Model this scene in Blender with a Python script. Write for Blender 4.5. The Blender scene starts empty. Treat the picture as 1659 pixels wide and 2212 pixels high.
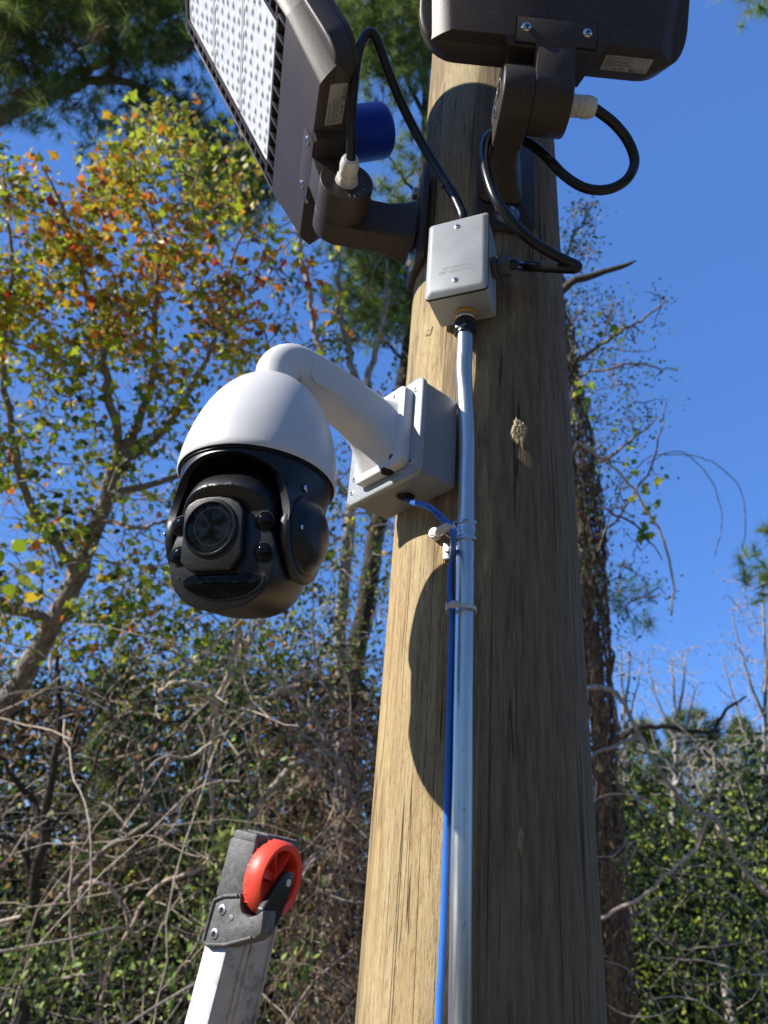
import bpy, bmesh, math, random
import numpy as np
from mathutils import Vector, Matrix
R = math.radians
random.seed(7); rng = np.random.default_rng(7)
SC = bpy.context.scene; COL = SC.collection
# ---------------------------------------------------------------- camera
Z0 = 3.0                                   # eye height: the picture is taken from a ladder
CAM = np.array([-.1171, -.7351, Z0]); PITCH, ROLL, FPX = .4623, .0830, 2840.0
cF = np.array([0, math.cos(PITCH), math.sin(PITCH)]); cU0 = np.array([0, -math.sin(PITCH), math.cos(PITCH)])
cR = np.array([1., 0, 0]) * math.cos(ROLL) + cU0 * math.sin(ROLL)
cU = -np.array([1., 0, 0]) * math.sin(ROLL) + cU0 * math.cos(ROLL)
cd = bpy.data.cameras.new('camera'); cam = bpy.data.objects.new('camera', cd); COL.objects.link(cam)
cam.matrix_world = Matrix(((cR[0], cU[0], -cF[0], CAM[0]), (cR[1], cU[1], -cF[1], CAM[1]), (cR[2], cU[2], -cF[2], CAM[2]), (0, 0, 0, 1)))
cd.sensor_fit = 'VERTICAL'; cd.sensor_height = 9.8; cd.sensor_width = 7.35; cd.lens = FPX / 4096 * 9.8
cd.clip_start = .01; cd.clip_end = 2000
cd.dof.use_dof = True; cd.dof.focus_distance = .70; cd.dof.aperture_fstop = 2.2
SC.camera = cam
def at(px, py, dep):                       # a picture direction (1659 x 2212) and a distance -> a place in the world
    return CAM + dep * (cF + cR * (px - 829.5) / 1533.7 + cU * (1106 - py) / 1533.7)
# ---------------------------------------------------------------- sky, sun, exposure
SPH, SEL = R(15.5), R(32.5)
SUN = Vector((-math.cos(SPH) * math.cos(SEL), -math.sin(SPH) * math.cos(SEL), math.sin(SEL)))
w = bpy.data.worlds.new('World'); SC.world = w; w.use_nodes = True
nt = w.node_tree; nt.nodes.clear()
sky = nt.nodes.new('ShaderNodeTexSky'); sky.sky_type = 'NISHITA'; sky.sun_disc = False
sky.sun_elevation = SEL; sky.sun_rotation = math.atan2(SUN.x, SUN.y); sky.altitude = 1500; sky.air_density = 1.0; sky.dust_density = .05; sky.ozone_density = 3.5
bg = nt.nodes.new('ShaderNodeBackground'); bg.inputs[1].default_value = .15
wo = nt.nodes.new('ShaderNodeOutputWorld'); tint = nt.nodes.new('ShaderNodeMix'); tint.data_type = 'RGBA'; tint.blend_type = 'MULTIPLY'; tint.inputs[0].default_value = 1; tint.inputs[7].default_value = (.70, .95, 1.25, 1)
nt.links.new(sky.outputs[0], tint.inputs[6]); evn = nt.nodes.new('ShaderNodeMix'); evn.data_type = 'RGBA'; evn.inputs[0].default_value = .65; evn.inputs[7].default_value = (.42, 1.10, 3.15, 1)
nt.links.new(tint.outputs[2], evn.inputs[6]); nt.links.new(evn.outputs[2], bg.inputs[0]); nt.links.new(bg.outputs[0], wo.inputs[0])
sl = bpy.data.lights.new('sun', 'SUN'); sl.energy = 5.0; sl.angle = R(.55); sl.color = (1, .95, .87)
so = bpy.data.objects.new('sun', sl); COL.objects.link(so); so.rotation_euler = SUN.to_track_quat('Z', 'Y').to_euler(); so.location = (0, 0, 30)
SC.view_settings.view_transform = 'Standard'; SC.view_settings.look = 'None'; SC.view_settings.gamma = 1
SC.view_settings.exposure = .62
SC.render.engine = 'CYCLES'; SC.cycles.max_bounces = 8; SC.cycles.transparent_max_bounces = 8
# ---------------------------------------------------------------- object helpers
def V(*a): return np.array(a, float)
def tag(o, label=None, cat=None, group=None, kind=None):
    if label: o['label'] = label
    if cat: o['category'] = cat
    if group: o['group'] = group
    if kind: o['kind'] = kind
    return o
def thing(name, label, cat, loc, group=None):
    o = bpy.data.objects.new(name, None); COL.objects.link(o); o.location = tuple(loc); o.empty_display_size = .05
    return tag(o, label, cat, group)
def root_loc(o):
    p = np.zeros(3)
    while o is not None:
        p = p + np.array(o.location); o = o.parent
    return p
def link(name, me, mat, parent=None, smooth=35, loc=None):
    o = bpy.data.objects.new(name, me); COL.objects.link(o)
    off = root_loc(parent) if parent is not None else (np.array(loc, float) if loc is not None else None)
    if off is not None: me.transform(Matrix.Translation(Vector(tuple(-off))))
    if parent is not None: o.parent = parent
    elif loc is not None: o.location = tuple(loc)
    me.materials.append(mat)
    if smooth:
        me.shade_smooth(); me.set_sharp_from_angle(angle=R(smooth))
    return o
def fr(o, ax, ay, az):                     # local frame -> world matrix
    return Matrix(((ax[0], ay[0], az[0], o[0]), (ax[1], ay[1], az[1], o[1]), (ax[2], ay[2], az[2], o[2]), (0, 0, 0, 1)))
I4 = Matrix.Identity(4)
class MB:
    def __init__(s, M=I4): s.bm = bmesh.new(); s.M = M
    def _add(s, b, M=None):
        b.transform((M if M is not None else s.M)); 
        if (M if M is not None else s.M).determinant() < 0: bmesh.ops.reverse_faces(b, faces=b.faces)
        me = bpy.data.meshes.new('t'); b.to_mesh(me); b.free(); s.bm.from_mesh(me); bpy.data.meshes.remove(me); return s
    def box(s, c, sz, bev=0, seg=2, only=None):
        b = bmesh.new(); bmesh.ops.create_cube(b, size=1)
        for v in b.verts: v.co = Vector((v.co.x * sz[0] + c[0], v.co.y * sz[1] + c[1], v.co.z * sz[2] + c[2]))
        if bev: bmesh.ops.bevel(b, geom=b.edges[:], offset=bev, segments=seg, profile=.5, affect='EDGES')
        return s._add(b)
    def prism(s, pts, h0, h1, bev=0, seg=2, plane='xy', mask=None):   # outline in a local plane, extruded along the third axis
        b = bmesh.new(); f = {'xy': lambda a, c, h: (a, c, h), 'xz': lambda a, c, h: (a, h, c), 'yz': lambda a, c, h: (h, a, c)}[plane]
        lo = [b.verts.new(f(x, y, h0)) for x, y in pts]; hi = [b.verts.new(f(x, y, h1)) for x, y in pts]
        n = len(pts); b.faces.new(lo[::-1]); b.faces.new(hi)
        for i in range(n): b.faces.new((lo[i], lo[(i + 1) % n], hi[(i + 1) % n], hi[i]))
        bmesh.ops.recalc_face_normals(b, faces=b.faces)
        if bev:
            eg = [e for e in b.edges if len(e.link_faces) == 2 and e.calc_face_angle(0) > .6]
            bmesh.ops.bevel(b, geom=eg, offset=bev, segments=seg, profile=.5, affect='EDGES', clamp_overlap=True)
        return s._add(b)
    def loft(s, rings, cap=True):
        b = bmesh.new(); vr = [[b.verts.new(p) for p in r] for r in rings]; n = len(rings[0])
        for a, c in zip(vr, vr[1:]):
            for i in range(n): b.faces.new((a[i], a[(i + 1) % n], c[(i + 1) % n], c[i]))
        if cap: b.faces.new(vr[0][::-1]); b.faces.new(vr[-1])
        bmesh.ops.recalc_face_normals(b, faces=b.faces)
        return s._add(b)
    def lathe(s, prof, seg=48, sx=1, sy=1, cap=True):  # (r, z) about local z
        rings = [[(r * sx * math.cos(2 * math.pi * i / seg), r * sy * math.sin(2 * math.pi * i / seg), z) for i in range(seg)] for r, z in prof]
        return s.loft(rings, cap)
    def cyl(s, p0, p1, r, r2=None, seg=24, bev=0):
        p0, p1 = Vector(p0), Vector(p1); d = p1 - p0; L = d.length; q = d.to_track_quat('Z', 'Y').to_matrix().to_4x4()
        r2 = r if r2 is None else r2; M = s.M @ Matrix.Translation(p0) @ q
        pr = [(r, 0), (r2, L)] if not bev else [(max(r - bev, 1e-5), 0), (r, bev), (r2, L - bev), (max(r2 - bev, 1e-5), L)]
        o = s.M; s.M = M; s.lathe(pr, seg); s.M = o; return s
    def tube(s, pts, r, seg=10, cap=True):
        pts = [np.array(p, float) for p in pts]; n = len(pts); rr = list(r) if hasattr(r, '__len__') else [r] * n
        t = [pts[min(i + 1, n - 1)] - pts[max(i - 1, 0)] for i in range(n)]; t = [a / (np.linalg.norm(a) + 1e-12) for a in t]
        u = np.cross(t[0], V(0, 0, 1)); 
        if np.linalg.norm(u) < .1: u = np.cross(t[0], V(1, 0, 0))
        rings = []
        for i in range(n):
            u = u - t[i] * (u @ t[i]); u /= np.linalg.norm(u); v = np.cross(t[i], u)
            rings.append([tuple(pts[i] + rr[i] * (math.cos(a) * u + math.sin(a) * v)) for a in [2 * math.pi * k / seg for k in range(seg)]])
        return s.loft(rings, cap)
    def out(s, name, mat, parent=None, smooth=35, loc=None):
        me = bpy.data.meshes.new(name); s.bm.to_mesh(me); s.bm.free(); return link(name, me, mat, parent, smooth, loc)
def spline(pts, k=8):                       # Catmull-Rom through 3D points
    P = [np.array(p, float) for p in pts]; P = [2 * P[0] - P[1]] + P + [2 * P[-1] - P[-2]]; o = []
    for i in range(1, len(P) - 2):
        a, b, c, d = P[i - 1:i + 3]
        for j in range(k):
            t = j / k; o.append(.5 * (2 * b + (c - a) * t + (2 * a - 5 * b + 4 * c - d) * t * t + (3 * b - a - 3 * c + d) * t ** 3))
    o.append(P[-2]); return o
def rrect(w2, h2, r, seg=6, cx=0, cy=0):
    o = []
    for qx, qy, a0 in ((1, 1, 0), (-1, 1, 90), (-1, -1, 180), (1, -1, 270)):
        for k in range(seg + 1):
            a = R(a0 + 90 * k / seg); o.append((cx + qx * (w2 - r) + r * math.cos(a), cy + qy * (h2 - r) + r * math.sin(a)))
    return o
def text(name, body, M, size, mat, parent, depth=.0002, align='LEFT', bold=0, sx=1.0):
    cu = bpy.data.curves.new('txt', 'FONT'); cu.body = body; cu.size = size; cu.extrude = depth; cu.align_x = align; cu.offset = bold; cu.resolution_u = 3
    t = bpy.data.objects.new('txt', cu); COL.objects.link(t); bpy.context.view_layer.update()
    me = bpy.data.meshes.new_from_object(t.evaluated_get(bpy.context.evaluated_depsgraph_get())); bpy.data.objects.remove(t)
    me.transform(M @ Matrix.Diagonal((sx, 1, 1, 1)))
    return link(name, me, mat, parent, 0)
# ---------------------------------------------------------------- materials
def nodes(name):
    m = bpy.data.materials.new(name); m.use_nodes = True; n = m.node_tree; b = n.nodes['Principled BSDF']; return m, n, b
def ramp(n, fac, stops):
    r = n.nodes.new('ShaderNodeValToRGB'); e = r.color_ramp.elements
    while len(e) < len(stops): e.new(.5)
    for i, (p, c) in enumerate(stops): e[i].position = p; e[i].color = (*c, 1) if len(c) == 3 else c
    n.links.new(fac, r.inputs[0]); return r.outputs[0]
def noise(n, scale, detail=3, mp=(1, 1, 1), rough=.5, dist=0, obj='Object'):
    tc = n.nodes.new('ShaderNodeTexCoord'); mg = n.nodes.new('ShaderNodeMapping'); mg.inputs['Scale'].default_value = mp
    t = n.nodes.new('ShaderNodeTexNoise'); t.inputs['Scale'].default_value = scale; t.inputs['Detail'].default_value = detail
    t.inputs['Roughness'].default_value = rough; t.inputs['Distortion'].default_value = dist
    n.links.new(tc.outputs[obj], mg.inputs[0]); n.links.new(mg.outputs[0], t.inputs['Vector']); return t.outputs['Fac']
def bump(n, b, h, dist, strength=1.0, prev=None):
    u = n.nodes.new('ShaderNodeBump'); u.inputs['Distance'].default_value = dist; u.inputs['Strength'].default_value = strength
    n.links.new(h, u.inputs['Height'])
    if prev is not None: n.links.new(prev, u.inputs['Normal'])
    n.links.new(u.outputs[0], b.inputs['Normal']); return u.outputs[0]
def mixc(n, fac, a, c, mode='MIX'):
    m = n.nodes.new('ShaderNodeMix'); m.data_type = 'RGBA'; m.blend_type = mode
    if isinstance(fac, (int, float)): m.inputs[0].default_value = fac
    else: n.links.new(fac, m.inputs[0])
    for i, x in ((6, a), (7, c)):
        if isinstance(x, tuple): m.inputs[i].default_value = (*x, 1)
        else: n.links.new(x, m.inputs[i])
    return m.outputs[2]
def simple(name, col, rough=.5, metal=0, bsc=0, bd=0, var=.0, coat=0, vs=12, spec=.5, fleck=None):
    m, n, b = nodes(name); b.inputs['Roughness'].default_value = rough; b.inputs['Metallic'].default_value = metal
    b.inputs['Coat Weight'].default_value = coat; b.inputs['Coat Roughness'].default_value = .1; b.inputs['Specular IOR Level'].default_value = spec
    if var:
        lo = tuple(x * (1 - var) for x in col); hi = tuple(min(1, x * (1 + var)) for x in col)
        n.links.new(ramp(n, noise(n, vs, 5, rough=.65), [(.3, lo), (.7, hi)]), b.inputs['Base Color'])
    else: b.inputs['Base Color'].default_value = (*col, 1)
    if fleck:                              # fine dust and metal flakes in the finish
        src = b.inputs['Base Color'].links[0].from_socket; n.links.new(mixc(n, ramp(n, noise(n, fleck[0], 2, rough=.6), [(fleck[1], (0, 0, 0)), (fleck[1] + .05, (1, 1, 1))]), src, fleck[2]), b.inputs['Base Color'])
    if bsc: bump(n, b, noise(n, bsc, 2), bd)
    return m
M = {}
M['white'] = simple('white_coating', (.68, .672, .66), .40, bsc=1200, bd=.00016, var=.06, vs=22, fleck=(260, .735, (.36, .34, .31)))
M['greybox'] = simple('mid_grey_box_paint', (.235, .24, .245), .48, bsc=700, bd=.00008, var=.05)
M['greypaint'] = simple('grey_enamel', (.33, .345, .35), .42, bsc=500, bd=.00005, var=.10, vs=40, fleck=(220, .72, (.20, .20, .19)))
M['brown'] = simple('bronze_powder_coat', (.052, .039, .031), .43, bsc=1100, bd=.0002, var=.12, spec=.32, fleck=(650, .66, (.22, .20, .18)))
M['black'] = simple('black_plastic', (.008, .008, .009), .36, bsc=1300, bd=.00015, var=.1, fleck=(800, .68, (.07, .07, .075)))
M['blackface'] = simple('black_faceplate', (.009, .009, .010), .38, bsc=1000, bd=.0002, var=.15, fleck=(800, .66, (.10, .10, .10)))
M['rubber'] = simple('black_cable_jacket', (.010, .010, .011), .30, var=.15, vs=60)
M['gasket'] = simple('gasket', (.012, .012, .012), .7)
M['blue'] = simple('blue_jacket', (.035, .17, .60), .36, bsc=90, bd=.0002, var=.10, vs=70)
M['cap'] = simple('blue_photocell_cap', (.010, .05, .50), .42, bsc=30, bd=.0003)
M['nylon'] = simple('white_nylon', (.62, .61, .56), .42, var=.05, vs=80)
M['steel'] = simple('bright_steel', (.75, .76, .78), .16, 1, var=.06, vs=300)
M['zinc'] = simple('zinc_plated', (.66, .68, .70), .33, 1, bsc=260, bd=.0002, var=.18, vs=120)
M['hole'] = simple('dark_cavity', (.004, .004, .004), .8)
M['glass'] = simple('smoked_glass', (.003, .003, .003), .05, spec=.22)
M['lensring'] = simple('lens_ring', (.006, .006, .007), .36, spec=.3)
M['label'] = simple('label_paper', (.36, .34, .31), .5, var=.05)
M['ink'] = simple('black_ink', (.01, .01, .01), .6)
M['orange'] = simple('yellow_ring', (.62, .34, .04), .5)
M['red'] = simple('red_plastic', (.80, .075, .042), .45, bsc=220, bd=.00025, var=.10, vs=50)
M['greyplas'] = simple('weathered_black_plastic', (.10, .10, .098), .55, bsc=700, bd=.0006, var=.45, vs=160)
M['gland'] = simple('grey_gland', (.07, .07, .072), .5)
def mat_led():
    m, n, b = nodes('led_lens'); b.inputs['Base Color'].default_value = (.74, .77, .78, 1); b.inputs['Roughness'].default_value = .30
    b.inputs['Coat Weight'].default_value = .35; b.inputs['Coat Roughness'].default_value = .03; b.inputs['Transmission Weight'].default_value = 0
    n.links.new(ramp(n, noise(n, 90, 3, dist=1.5), [(.35, (.74, .77, .79)), (.6, (.90, .91, .91))]), b.inputs['Base Color'])
    bump(n, b, noise(n, 120, 2, dist=.8), .0006, .6); return m
M['led'] = mat_led()
def mat_lid():
    m, n, b = nodes('mottled_lid'); b.inputs['Roughness'].default_value = .38; b.inputs['Metallic'].default_value = .0
    n.links.new(ramp(n, noise(n, 700, 2, rough=.7), [(.40, (.25, .26, .265)), (.58, (.42, .43, .435))]), b.inputs['Base Color'])  # pale mottling in the colour imitates specular sparkle of the spangle
    bump(n, b, noise(n, 700, 2), .0003, .6); return m
M['lid'] = mat_lid()
def mat_conduit():
    m, n, b = nodes('galvanised_tube'); b.inputs['Metallic'].default_value = 1
    a = noise(n, 1, 4, (160, 160, 9)); c = noise(n, 1, 4, (70, 70, 28), rough=.7)
    c1 = ramp(n, a, [(.3, (.66, .64, .61)), (.7, (.84, .82, .78))])
    sm = ramp(n, c, [(.29, (.2, .2, .2)), (.36, (1, 1, 1))])
    n.links.new(mixc(n, .8, c1, sm, 'MULTIPLY'), b.inputs['Base Color'])
    n.links.new(ramp(n, a, [(.3, (.24,) * 3), (.7, (.42,) * 3)]), b.inputs['Roughness'])
    bump(n, b, a, .0003, .6); return m
M['conduit'] = mat_conduit()
def mat_alu():
    m, n, b = nodes('extruded_aluminium'); b.inputs['Metallic'].default_value = .55
    a = noise(n, 1, 4, (20, 20, 60), rough=.7); c = noise(n, 40, 5, rough=.75)
    n.links.new(mixc(n, .7, ramp(n, a, [(.3, (.50, .48, .475)), (.7, (.66, .64, .63))]), ramp(n, c, [(.36, (.35, .33, .31)), (.5, (1, 1, 1))]), 'MULTIPLY'), b.inputs['Base Color'])
    b.inputs['Roughness'].default_value = .42; bump(n, b, a, .0002); return m
M['alu'] = mat_alu()
def mat_wood():
    m, n, b = nodes('treated_pine'); b.inputs['Roughness'].default_value = .8; b.inputs['Specular IOR Level'].default_value = .2
    def math_(op, a, c=None):
        x = n.nodes.new('ShaderNodeMath'); x.operation = op
        for i, v in enumerate((a, c)):
            if v is None: continue
            if isinstance(v, (int, float)): x.inputs[i].default_value = v
            else: n.links.new(v, x.inputs[i])
        return x.outputs[0]
    big = noise(n, 1, 3, (8, 8, 1.2), dist=.6); fine = noise(n, 1, 4, (420, 420, 75), rough=.8); grit = noise(n, 900, 2); med = noise(n, 1, 7, (48, 48, 5.0), dist=1.4, rough=.72); streak = noise(n, 1, 6, (170, 170, 13.0), rough=.78)
    base = ramp(n, med, [(.28, (.27, .175, .08)), (.42, (.41, .285, .138)), (.56, (.51, .38, .198)), (.72, (.56, .445, .265))])
    grn = mixc(n, ramp(n, big, [(.42, (0, 0, 0)), (.62, (.6, .6, .6))]), base, (.38, .335, .215))
    c = mixc(n, .85, grn, ramp(n, fine, [(.30, (.45, .38, .30)), (.46, (.88, .86, .83)), (.6, (1.0, 1.0, 1.0))]), 'MULTIPLY')
    c = mixc(n, .7, c, ramp(n, streak, [(.28, (.58, .50, .42)), (.40, (1, 1, 1))]), 'MULTIPLY')
    st = noise(n, 1, 6, (14, 14, 1.5), rough=.75, dist=.4)   # weathered brown stains, mostly on the shaded flank, darkened to paint in that shade
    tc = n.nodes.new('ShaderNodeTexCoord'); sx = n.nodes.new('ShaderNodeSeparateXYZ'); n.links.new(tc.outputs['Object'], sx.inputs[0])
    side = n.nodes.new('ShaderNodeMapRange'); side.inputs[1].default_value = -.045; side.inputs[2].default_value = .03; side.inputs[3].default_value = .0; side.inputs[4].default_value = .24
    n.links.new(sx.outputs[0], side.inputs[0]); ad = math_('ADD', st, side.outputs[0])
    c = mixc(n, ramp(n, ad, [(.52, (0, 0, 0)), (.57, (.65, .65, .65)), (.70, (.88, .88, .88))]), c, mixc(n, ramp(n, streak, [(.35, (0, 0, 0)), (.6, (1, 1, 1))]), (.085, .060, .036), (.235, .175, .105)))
    def cracks(sc, wd, gs, g0, g1, off):
        cr = noise(n, 1, 1, sc, dist=.1); a2 = math_('ABSOLUTE', math_('SUBTRACT', cr, off)); gate = ramp(n, noise(n, 1, 1, gs), [(g0, (1, 1, 1)), (g1, (0, 0, 0))])
        return mixc(n, 1.0, ramp(n, a2, [(0.0, (0, 0, 0)), (wd, (1, 1, 1))]), gate, 'SCREEN')
    ck = mixc(n, 1.0, cracks((46, 46, .35), .0045, (22, 22, 3), .46, .50, .5), cracks((95, 95, .8), .007, (30, 30, 5), .52, .56, .47), 'MULTIPLY')
    c = mixc(n, .72, c, ck, 'MULTIPLY'); n.links.new(c, b.inputs['Base Color'])
    p = bump(n, b, fine, .0014, .9); p = bump(n, b, grit, .0005, .6, p); p = bump(n, b, streak, .0015, .7, p); p = bump(n, b, ck, .003, .9, p); bump(n, b, ad, .003, .4, p); return m
M['wood'] = mat_wood()
M['splinter'] = simple('raw_splintered_wood', (.40, .31, .17), .8, bsc=520, bd=.0008, var=.35, vs=260)
def mat_bark(name, a, c, sc=1.0):
    m, n, b = nodes(name); b.inputs['Roughness'].default_value = .85
    x = noise(n, 1, 5, (22 * sc, 22 * sc, 7 * sc), rough=.7); n.links.new(ramp(n, x, [(.32, a), (.66, c)]), b.inputs['Base Color']); bump(n, b, x, .02 / sc, .9); return m
M['bark'] = mat_bark('grey_bark', (.10, .085, .07), (.34, .30, .26))
M['darkbark'] = mat_bark('dark_bark', (.018, .014, .011), (.085, .065, .05))
M['palebark'] = mat_bark('pale_bark', (.22, .19, .16), (.50, .46, .41))
M['brownbark'] = mat_bark('shaggy_brown_bark', (.05, .035, .027), (.34, .255, .20), 1.5)
M['twig'] = mat_bark('vine_bark', (.24, .18, .14), (.70, .57, .46), 3)
M['darktwig'] = mat_bark('dark_twig', (.02, .014, .010), (.10, .065, .045), 3)
M['drytwig'] = mat_bark('dry_vine', (.12, .075, .045), (.52, .37, .24), 3)
def mat_leaf(name, rough=.42, trans=.45):
    m, n, b = nodes(name); at_ = n.nodes.new('ShaderNodeAttribute'); at_.attribute_name = 'Col'
    b.inputs['Roughness'].default_value = rough; b.inputs['Specular IOR Level'].default_value = .28; n.links.new(at_.outputs[0], b.inputs['Base Color'])
    tr = n.nodes.new('ShaderNodeBsdfTranslucent'); n.links.new(at_.outputs[0], tr.inputs[0]); mx = n.nodes.new('ShaderNodeMixShader'); mx.inputs[0].default_value = trans
    o = n.nodes['Material Output']; n.links.new(b.outputs[0], mx.inputs[1]); n.links.new(tr.outputs[0], mx.inputs[2]); n.links.new(mx.outputs[0], o.inputs[0]); return m
M['leaf'] = mat_leaf('leaves'); M['waxleaf'] = mat_leaf('glossy_leaves', .42, .25); M['needle'] = mat_leaf('pine_needles', .5, .5)
def mat_ground():
    m, n, b = nodes('dry_grass_and_litter'); b.inputs['Roughness'].default_value = .95; b.inputs['Specular IOR Level'].default_value = .1
    x = noise(n, 6, 8, rough=.7); lit = ramp(n, x, [(.3, (.025, .02, .012)), (.5, (.075, .055, .032)), (.7, (.04, .045, .02))])
    dry = ramp(n, noise(n, 3, 8, rough=.75), [(.3, (.15, .11, .07)), (.5, (.24, .19, .12)), (.7, (.18, .16, .09))])
    tc = n.nodes.new('ShaderNodeTexCoord'); ln = n.nodes.new('ShaderNodeVectorMath'); ln.operation = 'LENGTH'; n.links.new(tc.outputs['Object'], ln.inputs[0])
    mr = n.nodes.new('ShaderNodeMapRange'); mr.inputs[1].default_value = 5.0; mr.inputs[2].default_value = 9.0
    ad = n.nodes.new('ShaderNodeVectorMath'); ad.operation = 'ADD'; ad.inputs[1].default_value = (0, 5, 0); n.links.new(tc.outputs['Object'], ad.inputs[0]); n.links.new(ad.outputs[0], ln.inputs[0]); mr.inputs[1].default_value = 9.0; mr.inputs[2].default_value = 12.0
    n.links.new(ln.outputs['Value'], mr.inputs[0]); n.links.new(mixc(n, mr.outputs[0], dry, lit), b.inputs['Base Color']); bump(n, b, x, .05); return m
M['ground'] = mat_ground()
# ---------------------------------------------------------------- ground
g = bmesh.new(); N_ = 60
gv = [[g.verts.new(((i / N_ - .5) * 600, (j / N_ - .5) * 600, (.25 * math.sin(i * 1.7) * math.sin(j * 1.3) if (abs(i - 30) + abs(j - 30)) > 2 else 0))) for i in range(N_ + 1)] for j in range(N_ + 1)]
for j in range(N_):
    for i in range(N_): g.faces.new((gv[j][i], gv[j][i + 1], gv[j + 1][i + 1], gv[j + 1][i]))
me = bpy.data.meshes.new('ground'); g.to_mesh(me); g.free(); tag(link('ground', me, M['ground']), kind='structure')
# ---------------------------------------------------------------- pole
def prad(z): return .1051 - .0056 * (z - Z0)
pole = thing('utility_pole', 'thick round treated timber pole carrying the lights and the camera', 'pole', (0, 0, 0))
rings = []
for k in range(190):
    z = -.4 + 5.3 * k / 189; rr = prad(z); ring = []
    for i in range(96):
        a = 2 * math.pi * i / 96
        r_ = rr * (1 + .006 * math.sin(3 * a + 1.3 * z) + .005 * math.sin(5 * a - 2.1 * z + 1) + .002 * math.sin(11 * a + 4 * z))
        ring.append((r_ * math.cos(a), r_ * math.sin(a), z))
    rings.append(ring)
MB().loft(rings).out('shaft', M['wood'], pole, 60)
def ponp(azd, z, out=0):                    # a place on the pole face; azimuth from -y, positive to +x
    a = R(azd); r = prad(z) + out; return V(math.sin(a) * r, -math.cos(a) * r, z)
def chip(azd, z, wd, ht, th, name='splinter'):      # torn, raised patch of raw wood
    a = R(azd); X_ = V(math.cos(a), math.sin(a), 0); Nn = V(math.sin(a), -math.cos(a), 0); o = ponp(azd, z, -.0012); rnd = random.Random(int(z * 1000)); n = 34
    rad_ = [1.15 / (abs(math.cos(2 * math.pi * (i + 2) / n)) + abs(math.sin(2 * math.pi * (i + 2) / n))) * rnd.uniform(.88, 1.05) for i in range(n)]; rings = []
    for f, h in ((1, 0), (.9, .55), (.74, .85), (.58, .95), (.42, .9), (.26, 1.0), (.1, .9)):
        rings.append([(math.sin(2 * math.pi * i / n) * wd * rad_[i] * f + rnd.uniform(-.0004, .0004), math.cos(2 * math.pi * i / n) * ht * rad_[i] * f, th * h * rnd.uniform(.86, 1.06) if h else 0) for i in range(n)])
    MB(fr(o, X_, UP_, Nn)).loft(rings).out(name, M['splinter'], pole, 12)
UP_ = V(0, 0, 1)
chip(10.5, Z0 + .425, .0105, .020, .0046); chip(8.5, Z0 + .028, .0026, .013, .004); chip(-52, Z0 + .585, .007, .009, .003)
# ---------------------------------------------------------------- screws
def pan_screw(p, n, r, parent, mat='steel', name='screw', up=V(0, 0, 1), dome=.45, cross=True):
    n = np.array(n, float); n /= np.linalg.norm(n); u = np.cross(up, n); u /= np.linalg.norm(u); v = np.cross(n, u)
    Mx = fr(np.array(p), u, v, n); b = MB(Mx); h = r * dome
    b.lathe([(r * .98, -r * .2), (r, 0), (r * .93, h * .45), (r * .7, h * .8), (r * .35, h * .97), (r * .02, h)], 24)
    o = b.out(name, M[mat], parent)
    if cross:
        c = MB(Mx @ Matrix.Rotation(R(20), 4, 'Z')); c.box((0, 0, h * .93), (r * 1.05, r * .24, r * .16)); c.box((0, 0, h * .93), (r * .24, r * 1.05, r * .165)); c.out('cross_slot', M['hole'], o, 0)
    return o
def hex_pts(r, a0=0): return [(r * math.cos(R(60 * k + a0)), r * math.sin(R(60 * k + a0))) for k in range(6)]
# ---------------------------------------------------------------- small junction box
az = -.4029; jn = V(math.sin(az), -math.cos(az), 0); jt = V(math.cos(az), math.sin(az), 0); jo = V(-.0576, -.142, Z0 + .6283); UP = V(0, 0, 1)
jf = fr(jo, jt, UP, jn)                     # local x right, y up, z out; z=0 at the gasket
jb = thing('junction_box', 'small light grey metal box with two screws on its raised cover', 'junction box', jo)
W2, H2 = .0357, .058
MB(jf).loft([[(x, y, z) for x, y in rrect(W2 * s - .0012, H2 * s - .0012, .004)] for s, z in ((.975, -.0485), (1, -.002))]).out('body', M['greypaint'], jb)
MB(jf).prism(rrect(W2 + .0002, H2 + .0002, .0045), -.0019, .0004).out('gasket', M['gasket'], jb)
cv = MB(jf).loft([[(x, y, z) for x, y in rrect(W2 - d, H2 - d, .0045)] for d, z in ((0, .0006), (0, .0016), (.0022, .0034), (.0045, .0052), (.0060, .0058))]).out('cover', M['greypaint'], jb)
for sy in (.0415, -.0415): pan_screw(jo + UP * sy + jn * .0058, jn, .0036, cv, 'zinc')
for s_, yy in (('SUITABLE FOR', -.0225), ('WET LOCATIONS', -.0285)): text('embossed_lettering', s_, jf @ Matrix.Translation((0, yy, .0058)), .0052, M['greypaint'], cv, .00018, 'CENTER')
# conduit connector under the box
cx_, cy_ = -.0337, -.1101
kb = jo - jn * .0345 + jt * .0016 - UP * H2
ring = MB(fr(kb, jt, jn, UP)).lathe([(.0105, -.0016), (.0125, -.001), (.0125, .001), (.0105, .001)], 32).out('sealing_ring', M['orange'], jb)
cn = MB(fr(kb, jt, jn, UP)); cn.lathe([(.0098, 0), (.0112, -.002), (.0112, -.005), (.0098, -.0055), (.0098, -.011)], 32)
for k in range(4): cn.lathe([(.0099, -.0058 - k * .0013), (.0104, -.0062 - k * .0013), (.0099, -.0067 - k * .0013)], 32)
cn = cn.out('connector', M['zinc'], jb)
nb_ = MB(fr(kb, jt, jn, UP)); nb_.lathe([(.0100, -.0095), (.0124, -.0105), (.0128, -.015), (.0116, -.0165)], 32); nb_.prism(hex_pts(.0138, 10), -.026, -.0165, .001)
nb_.lathe([(.0108, -.029), (.0112, -.0255)], 24); nb_.out('compression_nut', M['rubber'], jb)
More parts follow.
